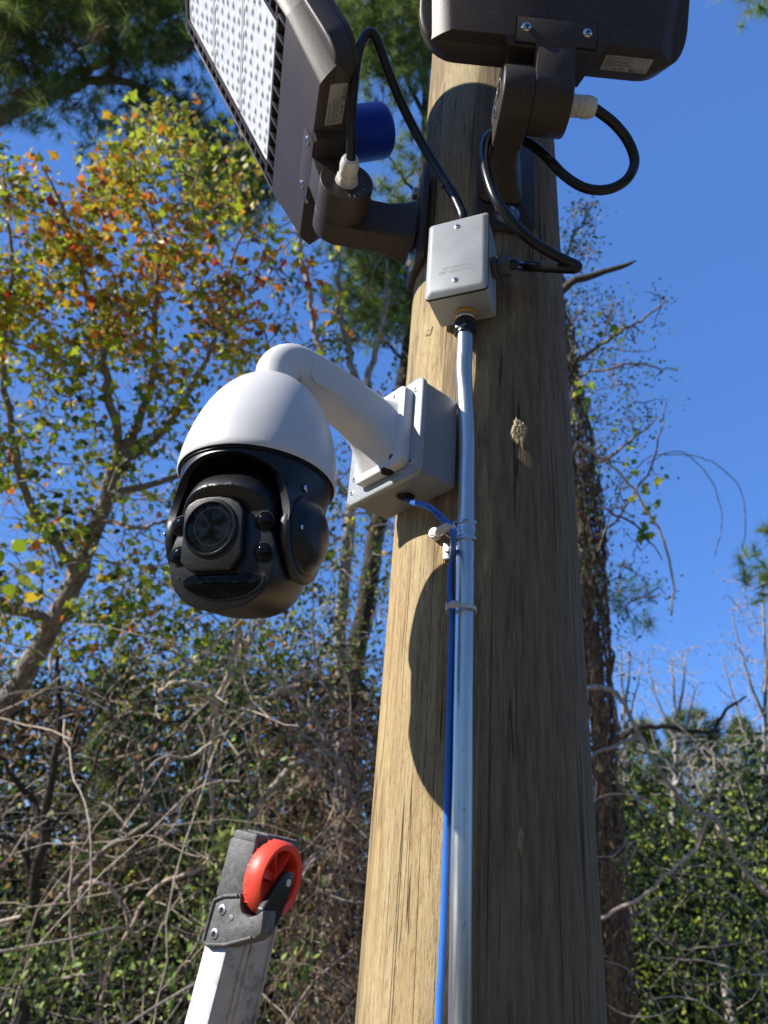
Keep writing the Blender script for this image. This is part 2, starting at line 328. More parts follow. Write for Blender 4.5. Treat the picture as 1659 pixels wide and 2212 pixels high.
# side gland
sg = jo + jt * (W2 - .001) - jn * .026 - UP * .004
sgf = fr(sg, jn, UP, jt)
s1 = MB(sgf); s1.prism(hex_pts(.0135, 30), 0.001, .006, .0005); s1.cyl((0, 0, 0), (0, 0, .012), .009); s1.prism(hex_pts(.0128, 30), .0075, .021, .0012); s1.out('cable_gland', M['gland'], jb)
# ---------------------------------------------------------------- conduit
cond = thing('conduit', 'bright galvanised steel conduit pipe running down the timber pole', 'pipe', (cx_, cy_, Z0))
def poledepth(px, py, out):                 # where a picture direction meets the pole's face
    d = at(px, py, 1) - CAM; t = .3
    for _ in range(4000):
        p = CAM + d * t
        if math.hypot(p[0], p[1]) < prad(p[2]) + out: break
        t += .0004
    return p
zt = kb[2] - .024
cl_ = [poledepth(x / 1.8517, y / 1.8517, .0098) for x, y in ((1867, 1760), (1866, 1896), (1861, 2241), (1857, 2603), (1850, 3300), (1839, 4096))]
cz_ = np.array([p[2] for p in cl_]); cxs = np.array([p[0] for p in cl_]); kf_ = np.polyfit(cz_, cxs, 2)
def cpt(z):
    zz = max(z, Z0 - .16); x = float(np.polyval(kf_, zz)); return V(x, -math.sqrt((prad(z) + .0098) ** 2 - x * x), z)
top = [V(kb[0], kb[1], zt), V(kb[0], kb[1], zt - .035), V(kb[0], kb[1] + .0008, zt - .06)]
pp = spline(top + [cpt(z) for z in (Z0 + .41, Z0 + .36, Z0 + .30, Z0 + .2, Z0 + .1, Z0, Z0 - .15, Z0 - .5, Z0 - 1.5, Z0 - 2.95)], 7)
MB().tube(pp, .00897, 40).out('pipe', M['conduit'], cond, 50)
# strap
zs = Z0 + .2975; sc_ = cpt(zs); sn = V(sc_[0], sc_[1], 0); sn /= np.linalg.norm(sn); stv = V(-sn[1], sn[0], 0)
strap = thing('pipe_strap', 'zinc strap holding the conduit to the pole beside the blue cable', 'pipe strap', sc_)
b = MB(fr(sc_, stv, sn, UP))
def strapring(z0, z1, r0, r1, a0=-8, a1=196):
    o = []
    for r, z in ((r0, z0), (r1, z0 + .0004), (r1, z1 - .0004), (r0, z1)): o.append([(r * math.cos(R(a)), r * math.sin(R(a)), z) for a in np.linspace(a0, a1, 30)])
    return o
def openloft(b, rings):
    bb = bmesh.new(); vs = [[bb.verts.new(p) for p in r] for r in rings]; k = len(rings)
    for i in range(k):
        a, c = vs[i], vs[(i + 1) % k]
        for j in range(len(a) - 1): bb.faces.new((a[j], a[j + 1], c[j + 1], c[j]))
    bb.faces.new([v[0] for v in vs][::-1]); bb.faces.new([v[-1] for v in vs]); bmesh.ops.recalc_face_normals(bb, faces=bb.faces); b._add(bb)
openloft(b, strapring(-.0105, .0105, .0091, .0101)); openloft(b, strapring(-.0105, -.0062, .0098, .0116)); openloft(b, strapring(.0062, .0105, .0098, .0116)); openloft(b, strapring(-.0018, .0018, .0098, .0110))
b.box((-.0108, .002, 0), (.0012, .010, .021), .0003); 
b.out('band', M['zinc'], strap, 40)
tf = fr(sc_, stv, sn, UP) @ Matrix.Rotation(R(180), 4, 'Z')
tabc = ponp(-26.2, Z0 + .283, .0012); ta = R(-26.2); tX = V(math.cos(ta), math.sin(ta), 0); tN = V(math.sin(ta), -math.cos(ta), 0)
tb = MB(fr(tabc, tX, tN, UP)); tb.box((0, 0, 0), (.020, .0016, .0185), .0006); tb.out('tab', M['zinc'], strap)
hs = MB(fr(tabc - tX * .0035, tX, UP, tN)); hs.lathe([(.0052, .001), (.0052, .002)], 20); hs.prism(hex_pts(.0040, 15), .002, .0052, .0004); hs.out('hex_screw', M['zinc'], strap)
for s_, dz in (('1/2 EMT', .0068), ('EMT', -.0094)):
    for i_, ch in enumerate(s_):
        an = R(-52 + i_ * 12 + (24 if s_ == 'EMT' else 0)) ; n_ = sn * math.cos(an) + stv * math.sin(an); t_ = stv * math.cos(an) - sn * math.sin(an)
        if ch != ' ': text('stamped_lettering', ch, fr(sc_ + n_ * .0117 + UP * dz, t_, UP, n_), .0036, M['gland'], strap, .0001, 'CENTER')
# ---------------------------------------------------------------- camera mounting box
az = -.9179; gn = V(math.sin(az), -math.cos(az), 0); gt = V(math.cos(az), math.sin(az), 0); go = V(-.1235, -.095, Z0 + .4013)
gf = fr(go, gt, UP, gn)
mb = thing('mounting_box', 'square grey weatherproof box between the pole and the security camera', 'electrical box', go)
gW = .058
bx = MB(gf); bx.loft([[(x, y, z) for x, y in rrect(gW * s - .003, gW * s - .003, .004)] for s, z in ((.985, -.0534), (1, -.0068))]); bx.out('body', M['greybox'], mb)
MB(gf).loft([[(x, y, z) for x, y in rrect(gW - d, gW - d, .0085)] for d, z in ((.0012, -.0072), (.0002, -.0064), (0, -.0012), (.0006, -.0004), (.0016, 0))]).out('lid', M['lid'], mb)
for sx, sy in ((-1, -1), (1, -1), (1, 1), (-1, 1)): pan_screw(go + gt * sx * .0485 + UP * sy * .0435 + gn * .0002, gn, .0034, mb, 'zinc', dome=.25)
hc = go - gn * .030 + gt * .006 - UP * (gW - .0035)
hb = MB(fr(hc, gt, gn, UP)); hb.lathe([(.0115, -.0012), (.0122, 0), (.0122, .001), (.0095, .001)], 32, cap=False)
for k in range(4): hb.lathe([(.0114, -.0012 + .0002), (.0100 - .0006 * k, .0010 + k * .0004 - .002)], 32, cap=False)
hb.out('threaded_outlet', M['greybox'], mb)
MB(fr(hc, gt, gn, UP)).lathe([(.0098, -.0011), (.0098, -.0006)], 32).out('outlet_opening', M['hole'], mb)
# ---------------------------------------------------------------- security camera
bc = V(-.2315, -.1777, Z0 + .242)
sc = thing('security_camera', 'white domed swivel security camera with black head on wall arm', 'security camera', (bc[0], bc[1], Z0 + .42))
axn = .1375                                # camera axis distance from the lid along gn
pc = gt * .006 + UP * .001
plate = MB(fr(go + pc + gn * .0005, gt, UP, gn)).loft([[(x, y, z) for x, y in rrect(.0385 - d, .0470 - d, .009)] for d, z in ((0, 0), (0, .0085), (.0006, .0105), (.002, .0115))]).out('mounting_plate', M['white'], sc)
for sx, sy in ((.029, .0375), (.029, -.0345), (-.0295, -.0385), (-.029, .037)):
    pan_screw(go + gt * sx + UP * sy + gn * .0117, gn, .0038, plate, 'gland' if (sx > 0 and sy < 0) else 'zinc', dome=.2)
MB(fr(go + pc + gt * .012 - UP * .0472 + gn * .006, gt, gn, UP)).lathe([(.0065, -.0006), (.0065, .0024)], 20).out('cable_notch', M['hole'], plate)
# arm: rounded box sweep with an elbow, axis in local (gn, up)
def sec(c, nx, w_, h_, r_, k=6):            # section: width along gt, height along nx
    return [tuple(c + gt * a + nx * b_) for a, b_ in rrect(w_, h_, r_, k)]
arm = MB(); rings = []
zc = .010; base = go + gt * .004
rings.append(sec(base + UP * (-.001) + gn * .010, UP, .0335, .0385, .012)); rings.append(sec(base + UP * .000 + gn * .013, UP, .031, .0360, .014))
rings.append(sec(base + UP * .004 + gn * .021, UP, .0262, .0300, .014)); rings.append(sec(base + UP * .012 + gn * .032, UP, .0235, .0272, .014))
rings.append(sec(base + UP * .017 + gn * .048, UP, .0218, .0255, .014)); rings.append(sec(base + UP * .0225 + gn * .070, UP, .0215, .0252, .015))
rings.append(sec(base + UP * .0265 + gn * .098, UP, .0205, .0245, .016)); rings.append(sec(base + UP * .0275 + gn * (axn - .022), UP, .0203, .0240, .017))
piv = base + gn * (axn - .0195) + UP * .008
for a in (10, 20, 30, 40, 50, 60, 70, 80, 90):
    ax = gn * math.sin(R(a)) + UP * math.cos(R(a)); rings.append(sec(piv + ax * .0195, ax, .0203, .0240 - .0038 * a / 90, .017 + .003 * a / 90))
rings.append(sec(base + gn * axn + UP * (-.012), gn, .0203, .0203, .0200)); rings.append(sec(base + gn * axn + UP * (-.045), gn, .0205, .0205, .0202))
arm.loft(rings).out('arm', M['white'], sc, 50)
for sg_ in (1, -1):                         # shallow raised panel on the arm cheeks
    p_ = MB(fr(base + gt * sg_ * .0206 + UP * .023 + gn * .078, gn, UP, gt * sg_)); p_.prism(rrect(.034, .0155, .010), -.001, .0006, .0004).out('arm_panel', M['white'], sc)
pan_screw(base + gn * (axn - .018) + gt * .0200 + UP * (-.006), gt, .0038, sc, 'steel', dome=.9)
# shell
A_ = V(bc[0], bc[1], 0)
zo = Z0
shell = MB(fr(A_ + UP * zo, V(1, 0, 0), V(0, 1, 0), UP)).lathe([(.0672, .300), (.0678, .2955), (.0690, .2938), (.0698, .2950), (.0700, .300), (.0694, .310), (.0678, .322), (.0652, .335), (.0618, .347), (.0576, .359), (.0524, .370), (.0462, .380), (.0394, .3885), (.0320, .3955), (.0250, .4005), (.0225, .4020), (.0210, .4024), (.002, .4024)], 96).out('shell', M['white'], sc, 60)
ya = R(18); hh_ = V(-math.sin(ya), -math.cos(ya), 0); cc_ = V(math.cos(ya), -math.sin(ya), 0)
yk = MB(fr(bc, cc_, hh_, UP))               # x: cheek axis, y: heading, z: up
yk.lathe([(.0668, .054), (.0668, .062), (.050, .066)], 64)
def ring_arc(a0, a1, r0, r1, zlo, zhi, n=20):
    bb = bmesh.new(); rows = []
    for i in range(n + 1):
        t = i / n; a = R(a0 + (a1 - a0) * t); zl = zlo(t); rows.append([bb.verts.new((r * math.cos(a), r * math.sin(a), z)) for r, z in ((r0, zl), (r1, zl), (r1, zhi), (r0, zhi))])
    for p, q in zip(rows, rows[1:]):
        for k in range(4): bb.faces.new((p[k], p[(k + 1) % 4], q[(k + 1) % 4], q[k]))
    bb.faces.new(rows[0][::-1]); bb.faces.new(rows[-1]); bmesh.ops.recalc_face_normals(bb, faces=bb.faces); yk._add(bb)
for sg_ in (1, -1):
    rings = []
    for z in np.linspace(.058, -.004, 14):
        t = min(max((.050 - z) / .048, 0), 1); t = t * t * (3 - 2 * t); ou, inn = [], []
        for u in np.linspace(-1, 1, 17):
            a = R(50 * u); o_ = V(.0657 * math.cos(a), .0657 * math.sin(a)) * (1 - t) + V(.0548, .0383 * u) * t; n_ = V(math.cos(a) * (1 - t) + t, math.sin(a) * (1 - t)); n_ /= np.linalg.norm(n_)
            ou.append((sg_ * o_[0], o_[1], z)); q_ = o_ - n_ * .0066; inn.append((sg_ * q_[0], q_[1], z))
        rings.append(ou + inn[::-1])
    yk.loft(rings)
ring_arc(38, 142, .0600, .0655, lambda t: .0475 - .022 * abs(2 * t - 1) ** 2.4, .058, 24); ring_arc(232, 308, .0560, .0655, lambda t: .0485, .058, 10)
ring_arc(0, 360, .0640, .0672, lambda t: .0500, .062, 60)
yoke = yk.out('yoke', M['black'], sc, 40)
for sg_ in (1, -1):
    Mx = fr(bc + cc_ * 0, hh_, UP, cc_ * sg_); b = MB(Mx)
    outl = [(.0385, .012)] + [(.0385 * math.cos(R(a)), -.003 + .0385 * math.sin(R(a))) for a in np.linspace(12, -192, 30)] + [(-.0385, .012)]
    b.prism(outl, .0480, .0548, .0015); ck = b.out('cheek', M['black'], sc, 30)
    MB(Mx).lathe([(.0345, .0545), (.0345, .0562), (.0335, .0574), (.031, .0590), (.029, .0606), (.026, .0636), (.021, .0664), (.0145, .0684), (.0070, .0694), (.0005, .0696)], 48).out('cheek_cap', M['black'], ck, 40)
    pan_screw(bc + cc_ * sg_ * .0622 + hh_ * .027 - UP * .006, cc_ * sg_, .0022, ck, 'steel'); pan_screw(bc + cc_ * sg_ * .0590 + hh_ * .024 + UP * .031, cc_ * sg_, .0030, ck, 'steel')
pan_screw(bc + hh_ * .0655 + UP * .0545, hh_, .0030, yoke, 'gland')
# head
tl = R(12); fh = hh_ * math.cos(tl) - UP * math.sin(tl); fw_ = np.cross(cc_, fh); fw_ = fw_ if fw_[2] > 0 else -fw_
hf = fr(bc, cc_, fw_, fh)                   # x right, y up, z out
bmh = bmesh.new(); bmesh.ops.create_uvsphere(bmh, u_segments=128, v_segments=96, radius=1)
for v in bmh.verts:
    q_ = (abs(v.co.x) ** 2.7 + abs(v.co.y) ** 2.7 + abs(v.co.z) ** 2.7) ** (1 / 2.7); v.co /= q_
    x_, y_, z_ = v.co.x * .0475, v.co.y * .0610 - .0065, v.co.z * .0600; t = min(max((y_ - .010) / .034, 0), 1); t = t * t * (3 - 2 * t)
    v.co = Vector((x_, y_, min(z_, .0415 + .016 * t)))
bmesh.ops.holes_fill(bmh, edges=[e for e in bmh.edges if len(e.link_faces) == 1])
head = MB(hf)._add(bmh, hf).out('head', M['black'], sc, 40) if False else None
hm = MB(hf); hm._add(bmh); head = hm.out('head', M['black'], sc, 45)
def ell(a, b2, cy, n=64, p=2.3): return [(a * math.copysign(abs(math.cos(t)) ** (2 / p), math.cos(t)), cy + b2 * math.copysign(abs(math.sin(t)) ** (2 / p), math.sin(t))) for t in [2 * math.pi * i / n for i in range(n)]]
fp = MB(hf).loft([[(x, y, z) for x, y in ell(a, b2, -.0265)] for a, b2, z in ((.0472, .0410, .010), (.0470, .0408, .0390), (.0462, .0400, .0412), (.0446, .0386, .0420))]).out('faceplate', M['blackface'], head, 40)
blk = [(-.0325, .013), (-.0290, .0185), (-.022, .0225), (-.012, .0240), (-.002, .0240), (.008, .0220), (.0160, .0175), (.0205, .011), (.0208, -.0245), (.0120, -.0365), (-.0240, -.0365), (-.0325, -.029)]
lb = MB(hf).prism(blk, .038, .0490, .0016, 3).out('lens_housing', M['blackface'], head, 40)
lc = (-.0078, -.0022)
lr = MB(hf @ Matrix.Translation((lc[0], lc[1], 0))); lr.lathe([(.0240, .0488), (.0232, .0505), (.0215, .0508), (.0205, .0500), (.0203, .0485)], 64).out('lens_ring', M['lensring'], lb, 40)
MB(hf @ Matrix.Translation((lc[0], lc[1], 0))).lathe([(.0204, .0480), (.0204, .0492), (.0002, .0495)], 64).out('lens', M['glass'], lb, 60)
for r_ in (.0150,): MB(hf @ Matrix.Translation((lc[0] + .002, lc[1] + .001, 0))).lathe([(r_, .0491), (r_ + .0002, .04955), (r_ + .0008, .04955), (r_ + .001, .0491)], 48, cap=False).out('inner_ring', M['lensring'], lb, 0)
for x_, y_ in ((.0358, .0025), (.0365, -.0225), (-.0385, .0028), (-.0378, -.0226)):
    Mx = hf @ Matrix.Translation((x_, y_, 0)); l1 = MB(Mx).lathe([(.0088, .0400), (.0086, .0424), (.0079, .0425), (.0075, .0415)], 32, cap=False).out('led_bezel', M['lensring'], head, 40)
    MB(Mx).lathe([(.0076, .0405), (.0074, .0420), (.0064, .0432), (.0046, .0441), (.0022, .0446), (.0001, .0448)], 32).out('led_lens', M['glass'], l1, 60)
win = [(-.031, -.0455), (-.027, -.0420), (-.018, -.0403), (.018, -.0403), (.031, -.0415), (.0365, -.0440), (.036, -.0485), (.030, -.0545), (.020, -.0590), (.004, -.0610), (-.010, -.0595), (-.023, -.0545), (-.030, -.0500)]
wn = [tuple(q[:2]) for q in spline([V(x, y * .97 + .0005, 0) for x, y in win + win[:1]], 4)][:-1]
MB(hf).prism(wn, .037, .0426, .0003).out('infrared_window', M['glass'], head, 40)
MB(hf).loft([[(x * s, (y + .05) * s - .05, z) for x, y in wn] for s, z in ((1.05, .0410), (1.05, .0428), (1.0, .0428), (1.0, .0415))]).out('window_rim', M['lensring'], head, 30)
for x_, y_ in ((-.0375, -.0400), (.0375, -.0400)): MB(hf @ Matrix.Translation((x_, y_, 0))).lathe([(.0021, .0410), (.0021, .0423)], 16).out('drain_hole', M['hole'], head)
# ---------------------------------------------------------------- blue network cable and ties
blue = thing('network_cable', 'blue network cable from the mounting box down beside the conduit', 'cable', hc)
bz = lambda az_, z, out=.0028: ponp(az_, z, out)
bp = [hc - gn * .002 + UP * .012, hc - gn * .003 - UP * .004, at(925, 1095, .655), at(957, 1122, .640), at(976, 1142, .637), at(979, 1165, .634)]
blow = [(978, 1200), (972, 1260), (977, 1335), (975, 1400), (972, 1500), (969, 1620), (966, 1740), (962, 1880), (957, 2020), (951, 2150), (948, 2212)]
bp += [poledepth(x, y, .0034) for x, y in blow]
last = bp[-1]; bp += [V(last[0] - .002, last[1] + .001, last[2] - .3), V(last[0], last[1] + .002, .2)]
MB().tube(spline(bp, 8), .0030, 16).out('jacket', M['blue'], blue, 60)
for i, ch in enumerate('ROHS COMPLIANT'):
    t_ = 1.25 + i * .115; sp = spline(bp[:6], 20); k = min(int(t_ * 20), len(sp) - 2); p_ = sp[k]; d_ = sp[k + 1] - sp[k - 1]; d_ /= np.linalg.norm(d_)
    v_ = CAM - p_; v_ = v_ - d_ * (v_ @ d_); v_ /= np.linalg.norm(v_); s_ = np.cross(v_, d_)
    if ch != ' ': text('printing', ch, fr(p_ + v_ * .0030 - s_ * .0012, d_, s_, v_), .0036, M['ink'], blue, .00005)
def cable_tie(name, c, ax, r_, label, head_dir, tail):
    o = thing(name, label, 'cable tie', c, 'white nylon cable ties'); u = head_dir - ax * (head_dir @ ax); u /= np.linalg.norm(u); v = np.cross(ax, u)
    b = MB(fr(c, u, v, ax)); openloft(b, [[(r * math.cos(R(a)), r * 1.0 * math.sin(R(a)), z) for a in np.linspace(0, 360, 40)] for r, z in ((r_, -.0019), (r_ + .0011, -.0019), (r_ + .0011, .0019), (r_, .0019))]); b.out('strap', M['nylon'], o, 40)
    h = MB(fr(c + u * (r_ + .0018), u, v, ax)); h.box((0, 0, 0), (.0045, .0075, .0062), .0009); h.box((.0012, -.0048, 0), (.0012, .008, .0036), .0003); hd = h.out('head', M['nylon'], o)
    MB(fr(c + u * (r_ + .0018), u, v, ax)).box((tail / 2 + .002, .0008, 0), (tail, .0011, .0040), .0003).out('tail', M['nylon'], o)
    return o
tc = (poledepth(990, 1340, .0095) * .0 + cpt(Z0 + .2185)); 
tc = cpt(Z0 + .2180) + V(-.0035, -.0005, 0); cable_tie('cable_tie', tc, UP, .0135, 'white cable tie round the blue cable and the conduit', at(960, 1340, .62) - tc, .004)
# screw-mount tie
st_p = poledepth(945, 1157, .001); tie2 = thing('screw_mount_tie', 'white screw mounted tie holding the blue cable below the box', 'cable tie', st_p, 'white nylon cable ties')
a_ = math.atan2(st_p[0], -st_p[1]); sN = V(math.sin(a_), -math.cos(a_), 0)
b = MB(); b.cyl(tuple(st_p), tuple(st_p + sN * .009), .0062, .0058, 24, .0008); b.tube([st_p + sN * .004 + V(.002, 0, .001), at(957, 1146, .640), at(972, 1137, .633)], [.004, .0032, .0026], 12); b.out('mount', M['nylon'], tie2)
pan_screw(st_p + sN * .009, sN, .0044, tie2, 'zinc', dome=.15)
lp = at(976, 1141, .637); dd = at(979, 1165, .634) - at(957, 1122, .640); dd /= np.linalg.norm(dd)
b = MB(fr(lp, np.cross(dd, sN) / np.linalg.norm(np.cross(dd, sN)), sN - dd * (sN @ dd), dd)); openloft(b, [[(r * math.cos(R(a)), r * math.sin(R(a)), z) for a in np.linspace(0, 360, 24)] for r, z in ((.0030, -.002), (.0042, -.002), (.0042, .002), (.0030, .002))]); b.out('loop', M['nylon'], tie2, 40)
b = MB(); pz = at(957, 1141, .632); b.M = fr(pz, cR, cU, -cF) @ Matrix.Rotation(R(28), 4, 'Z'); b.box((0, 0, 0), (.011, .0062, .0055), .001); b.box((-.0052, -.0005, .0018), (.0035, .0040, .0012), .0002); b.out('head', M['nylon'], tie2)
# ---------------------------------------------------------------- floodlights
def floodlight(beta, alpha, zk, lat, label, photocell):
    Rv = V(math.sin(beta), -math.cos(beta), 0); G = V(-Rv[1], Rv[0], 0)
    X = Rv * math.cos(alpha) + UP * math.sin(alpha); Nn = Rv * math.sin(alpha) - UP * math.cos(alpha)
    K = Rv * .2149 + UP * (Z0 + zk) + G * lat
    t = thing('floodlight', label, 'floodlight', Rv * .11 + UP * (Z0 + zk) + G * lat, 'bronze floodlights bolted to the timber pole')
    gs, n0, xe = .0246, .0267, .0565
    H = fr(K + G * gs + Nn * n0, X, G, Nn)  # x toward tip, y = G, z emission normal, z=0 at the front face
    xt = .565; hb_ = MB(H)
    def plan(x0, x1, h, rx, ry, k=8):
        o = []; cx0 = (x0 + x1) / 2; hw_ = (x1 - x0) / 2
        for qx, qy, a0 in ((1, 1, 0), (-1, 1, 90), (-1, -1, 180), (1, -1, 270)):
            for j in range(k + 1): a = R(a0 + 90 * j / k); o.append((cx0 + qx * (hw_ - rx) + rx * math.cos(a), qy * (h - ry) + ry * math.sin(a)))
        return o
    hb_.loft([[(x, y, z) for x, y in plan(xe + d, xt - d, .157 - d, rx, ry)] for d, z, rx, ry in ((.004, -.057, .055, .048), (.0008, -.0545, .055, .046), (.0008, -.047, .053, .042), (.0022, -.0462, .053, .042), (0, -.0455, .053, .041), (0, -.0205, .048, .020), (.0012, -.0188, .048, .020), (.0035, -.0178, .048, .020))])
    # driver cover bulge with sloping cheeks
    def bul(w0, w1, z): return [(xe + .0003 + (.0 if z < -.001 else .0008), -w0, z), (.165, -w1, z), (.165, w1, z), (xe + .0003 + (.0 if z < -.001 else .0008), w0, z)]
    hb_.loft([bul(.1400, .1500, -.0190), bul(.1385, .1480, -.0165), bul(.1290, .1400, -.0075), bul(.1215, .1340, -.0018), bul(.1170, .130, 0)])
    for sg_ in (-1, 1): hb_.loft([[(xx, sg_ * yy, z) for yy, z in ((.1290, -.019), (.1290, -.0012), (.1300, -.0006), (.1340, -.0022), (.1400, -.0078), (.1480, -.0166), (.1500, -.019))] for xx in (.165, xt - .05)])
    # lens deck frame
    hb_.box(((.165 + xt) / 2, 0, -.0165), (xt - .165, .240, .008))
    for y0, y1 in ((-.1125, -.1060), (.1060, .1125), (-.1290, -.1255), (.1255, .1290)): hb_.box(((.190 + xt - .01) / 2, (y0 + y1) / 2, -.0075), (xt - .01 - .190, y1 - y0, .013), .0006)
    hb_.box((.1925, 0, -.0075), (.005, .232, .013), .0006); hb_.box((xt - .0125, 0, -.0075), (.012, .256, .0135), .001)
    hs_ = hb_.out('housing', M['brown'], t, 40)
    fb = MB(H); k = 0
    y = -.118
    while y < .121: fb.box((.1785, y, -.0068), (.0235, .0042, .0125), .0004); y += .0236
    x = .196
    while x < xt - .02:
        for s in (-1, 1): fb.box((x, s * .1190, -.0070), (.0050, .0130, .0120), .0003)
        x += .0215
    fb.out('vent_fins', M['brown'], t, 30)
    for i in range(3):
        x0 = .1965 + .115 * i; lp_ = MB(H); lp_.loft([[(x_, y_, z) for x_, y_ in rrect(.0570 - d, .1045 - d, .004, 3, x0 + .0575, 0)] for d, z in ((0, -.013), (0, -.0035), (.0008, -.0028), (.0030, -.0028), (.0036, -.0040))])
        pn = lp_.out('lens_panel', M['led'], t, 40)
        db = MB(H)
        for c in range(5):
            for r_ in range(12):
                if (c == 2 and r_ in (3, 8)): continue
                cx = x0 + .014 + c * .0220 + (.004 if r_ % 2 else 0); cy = -.094 + r_ * .0171 + (.0085 if c % 2 else 0)
                if cy > .098: continue
                b0 = db.M; db.M = b0 @ Matrix.Translation((cx, cy, -.0040)); db.lathe([(.0074, 0), (.0066, .0004), (.0050, .0005), (.0042, .0012), (.0028, .0017), (.0001, .0020)], 14, 1, 1.12); db.M = b0
        db.out('lens_domes', M['led'], pn, 60)
    # T plate, stem, boss
    bs = MB(H); bs.loft([[(xe - .010 * k_, -.052 * w_, z_), (xe + .004, -.060 * w_, z_), (xe + .004, .060 * w_, z_), (xe - .010 * k_, .052 * w_, z_)] for k_, w_, z_ in ((.75, .80, -.062), (1, .82, -.060), (1, 1, -.0018), (.9, .985, -.0006))]); bs.out('boss', M['brown'], t, 30)
    tp = MB(H); tp.prism([(.0500, -.0455), (.0800, -.0455), (.0800, .0455), (.0500, .0455), (.0500, .0220), (.002, .0220), (.002, -.0220), (.0500, -.0220)], -.010, .0016, .0007)
    tpo = tp.out('mounting_plate', M['brown'], t, 30)
    gr = MB(H); gr.prism([(.0490, -.0467), (.0812, -.0467), (.0812, .0467), (.0490, .0467)], -.006, .00035); gr.out('plate_groove', M['hole'], tpo, 0)
    for s in (-1, 1): pan_screw((H @ Vector((.067, s * .0346, .0016)))[:], Nn, .0056, tpo, 'steel', up=X)
    # knuckle (fixture half) and bracket
    kf = fr(K, Rv, UP, G); gj, hc_ = .0036, .0448
    kn = MB(fr(K, X, Nn, G)); kn.lathe([(.0335, gj + .0004), (.0355, gj + .0015), (.0355, gj + hc_ - .0015), (.0345, gj + hc_), (.030, gj + hc_), (.0295, gj + hc_ - .0010), (.0002, gj + hc_ - .0010)], 64)
    kn.prism([(0, -.010), (.058, -.010), (.058, n0 - .0002), (.0, .0353)], gj + .0008, gj + hc_ - .0008, .0008)
    teeth = MB(fr(K, X, Nn, G)); ring_ = []
    kno = kn.out('knuckle', M['brown'], t, 35)
    tm = bmesh.new(); rows = []
    for i in range(120):
        a = 2 * math.pi * i / 120; hgt = gj + (.0011 if i % 2 else -.0004); rows.append([tm.verts.new((r * math.cos(a), r * math.sin(a), z)) for r, z in ((.0352, gj - .002), (.0352, hgt), (.028, hgt))])
    for i in range(120):
        p, q = rows[i], rows[(i + 1) % 120]
        for j in range(2): tm.faces.new((p[j], q[j], q[j + 1], p[j + 1]))
    tt = MB(fr(K, X, Nn, G)); tt._add(tm); tt.out('serrated_joint', M['brown'], kno, 0)
    for i in range(5):
        a = R(200 + i * 14); tk = MB(fr(K + G * (gj + hc_ - .0009), Rv, UP, G) @ Matrix.Rotation(a, 4, 'Z')); tk.box((.0270, 0, .0003), (.005, .0007, .0006)); tk.out('angle_mark', M['label'], kno, 0)
    ar = MB(fr(Rv * 0 + UP * (Z0 + zk) + G * lat, Rv, G, UP)); rho = .2149
    prof = []
    for a in np.linspace(75, -100, 16): prof.append((rho + .0358 * math.cos(R(a)), .0358 * math.sin(R(a))))
    prof += [(.175, -.0345), (.175, .0345), (.200, .0358)]
    ar.prism(prof, -.0315, gj - .0002, .0030, 3, 'xz')
    def es(r_, g_, w_, h_, z_): return [(r_, g_ + y_, z_ + x_) for x_, y_ in rrect(h_, w_, min(w_, h_) * .45, 5)]
    ar.loft([es(.190, -.0140, .0174, .0340, 0), es(.172, -.0140, .0178, .0335, -.0005), es(.150, -.0130, .0195, .0335, -.002), es(.130, -.0105, .0235, .0365, -.004), es(.113, -.008, .0285, .0420, -.006)])
    arm_ = ar.out('bracket_arm', M['brown'], t, 40)
    rp = prad(Z0 + zk) + .001
    MB(fr(Rv * (rp + .004) + UP * (Z0 + zk) + G * lat, G, UP, Rv)).prism(rrect(.037, .088, .006), -.004, .004, .001).out('base_plate', M['brown'], t, 35)
    for s in (-1, 1):
        bo = MB(fr(Rv * (rp + .008) + UP * (Z0 + zk + s * .0645) + G * (lat), G, UP, Rv)); bo.lathe([(.0165, 0), (.0165, .0016), (.015, .0018)], 32); bo.prism(hex_pts(.0100, 12), .0018, .0085, .0012); bo.out('lag_bolt', M['zinc'], t, 35)
    kc = MB(fr(K + G * (gj + hc_), Rv, UP, -G)); kg = MB(fr(K + G * (gj + hc_ - .001), Rv, UP, G))
    kg.lathe([(.0150, 0), (.0150, .0015), (.0138, .002)], 32); kg.prism(hex_pts(.0140, 5), .002, .010, .001); kg.lathe([(.0118, .010), (.0118, .0125)], 24); kg.prism(hex_pts(.0128, 18), .0125, .021, .0012)
    kg.lathe([(.0122, .020), (.0126, .024), (.0118, .030), (.0098, .0345), (.0066, .0355), (.0062, .033)], 32); kg.out('cable_gland', M['nylon'], t, 35)
    MB(fr(K - G * .0316, Rv, UP, -G)).lathe([(.021, -.001), (.021, .0012), (.0185, .0012), (.0178, -.001)], 40).out('end_ring', M['steel'], t, 35)
    # label on the end wall
    Lm = fr((H @ Vector((xe - .0003, .0, 0)))[:], G, Nn, -X); lf = Lm @ Matrix.Translation((.090, -.0262, 0))
    lab = MB(lf).prism(rrect(.0275, .0120, .0018), -.0010, .0004).out('rating_label', M['label'], t, 0)
    rows_ = [('LED shoebox pole light', .0082, .0030), ('480W Brown', .0056, .0020), ('Model: AL-LED 480W-4504 SKT-5000K', .0034, .0020), ('Input: 100-277VAC 50Hz/60Hz', .0012, .0020), ('Outdoor LED and Lighting Co., Limited', -.0010, .0019), ('Wet locations. Housing Warranty 5 years', -.0032, .0019), ('Made in China', -.0052, .0018)]
    for s_, yy, sz in rows_: text('lettering', s_, lf @ Matrix.Translation((-.0250, yy, .0004)), sz, M['ink'], lab, .00004, bold=.00004)
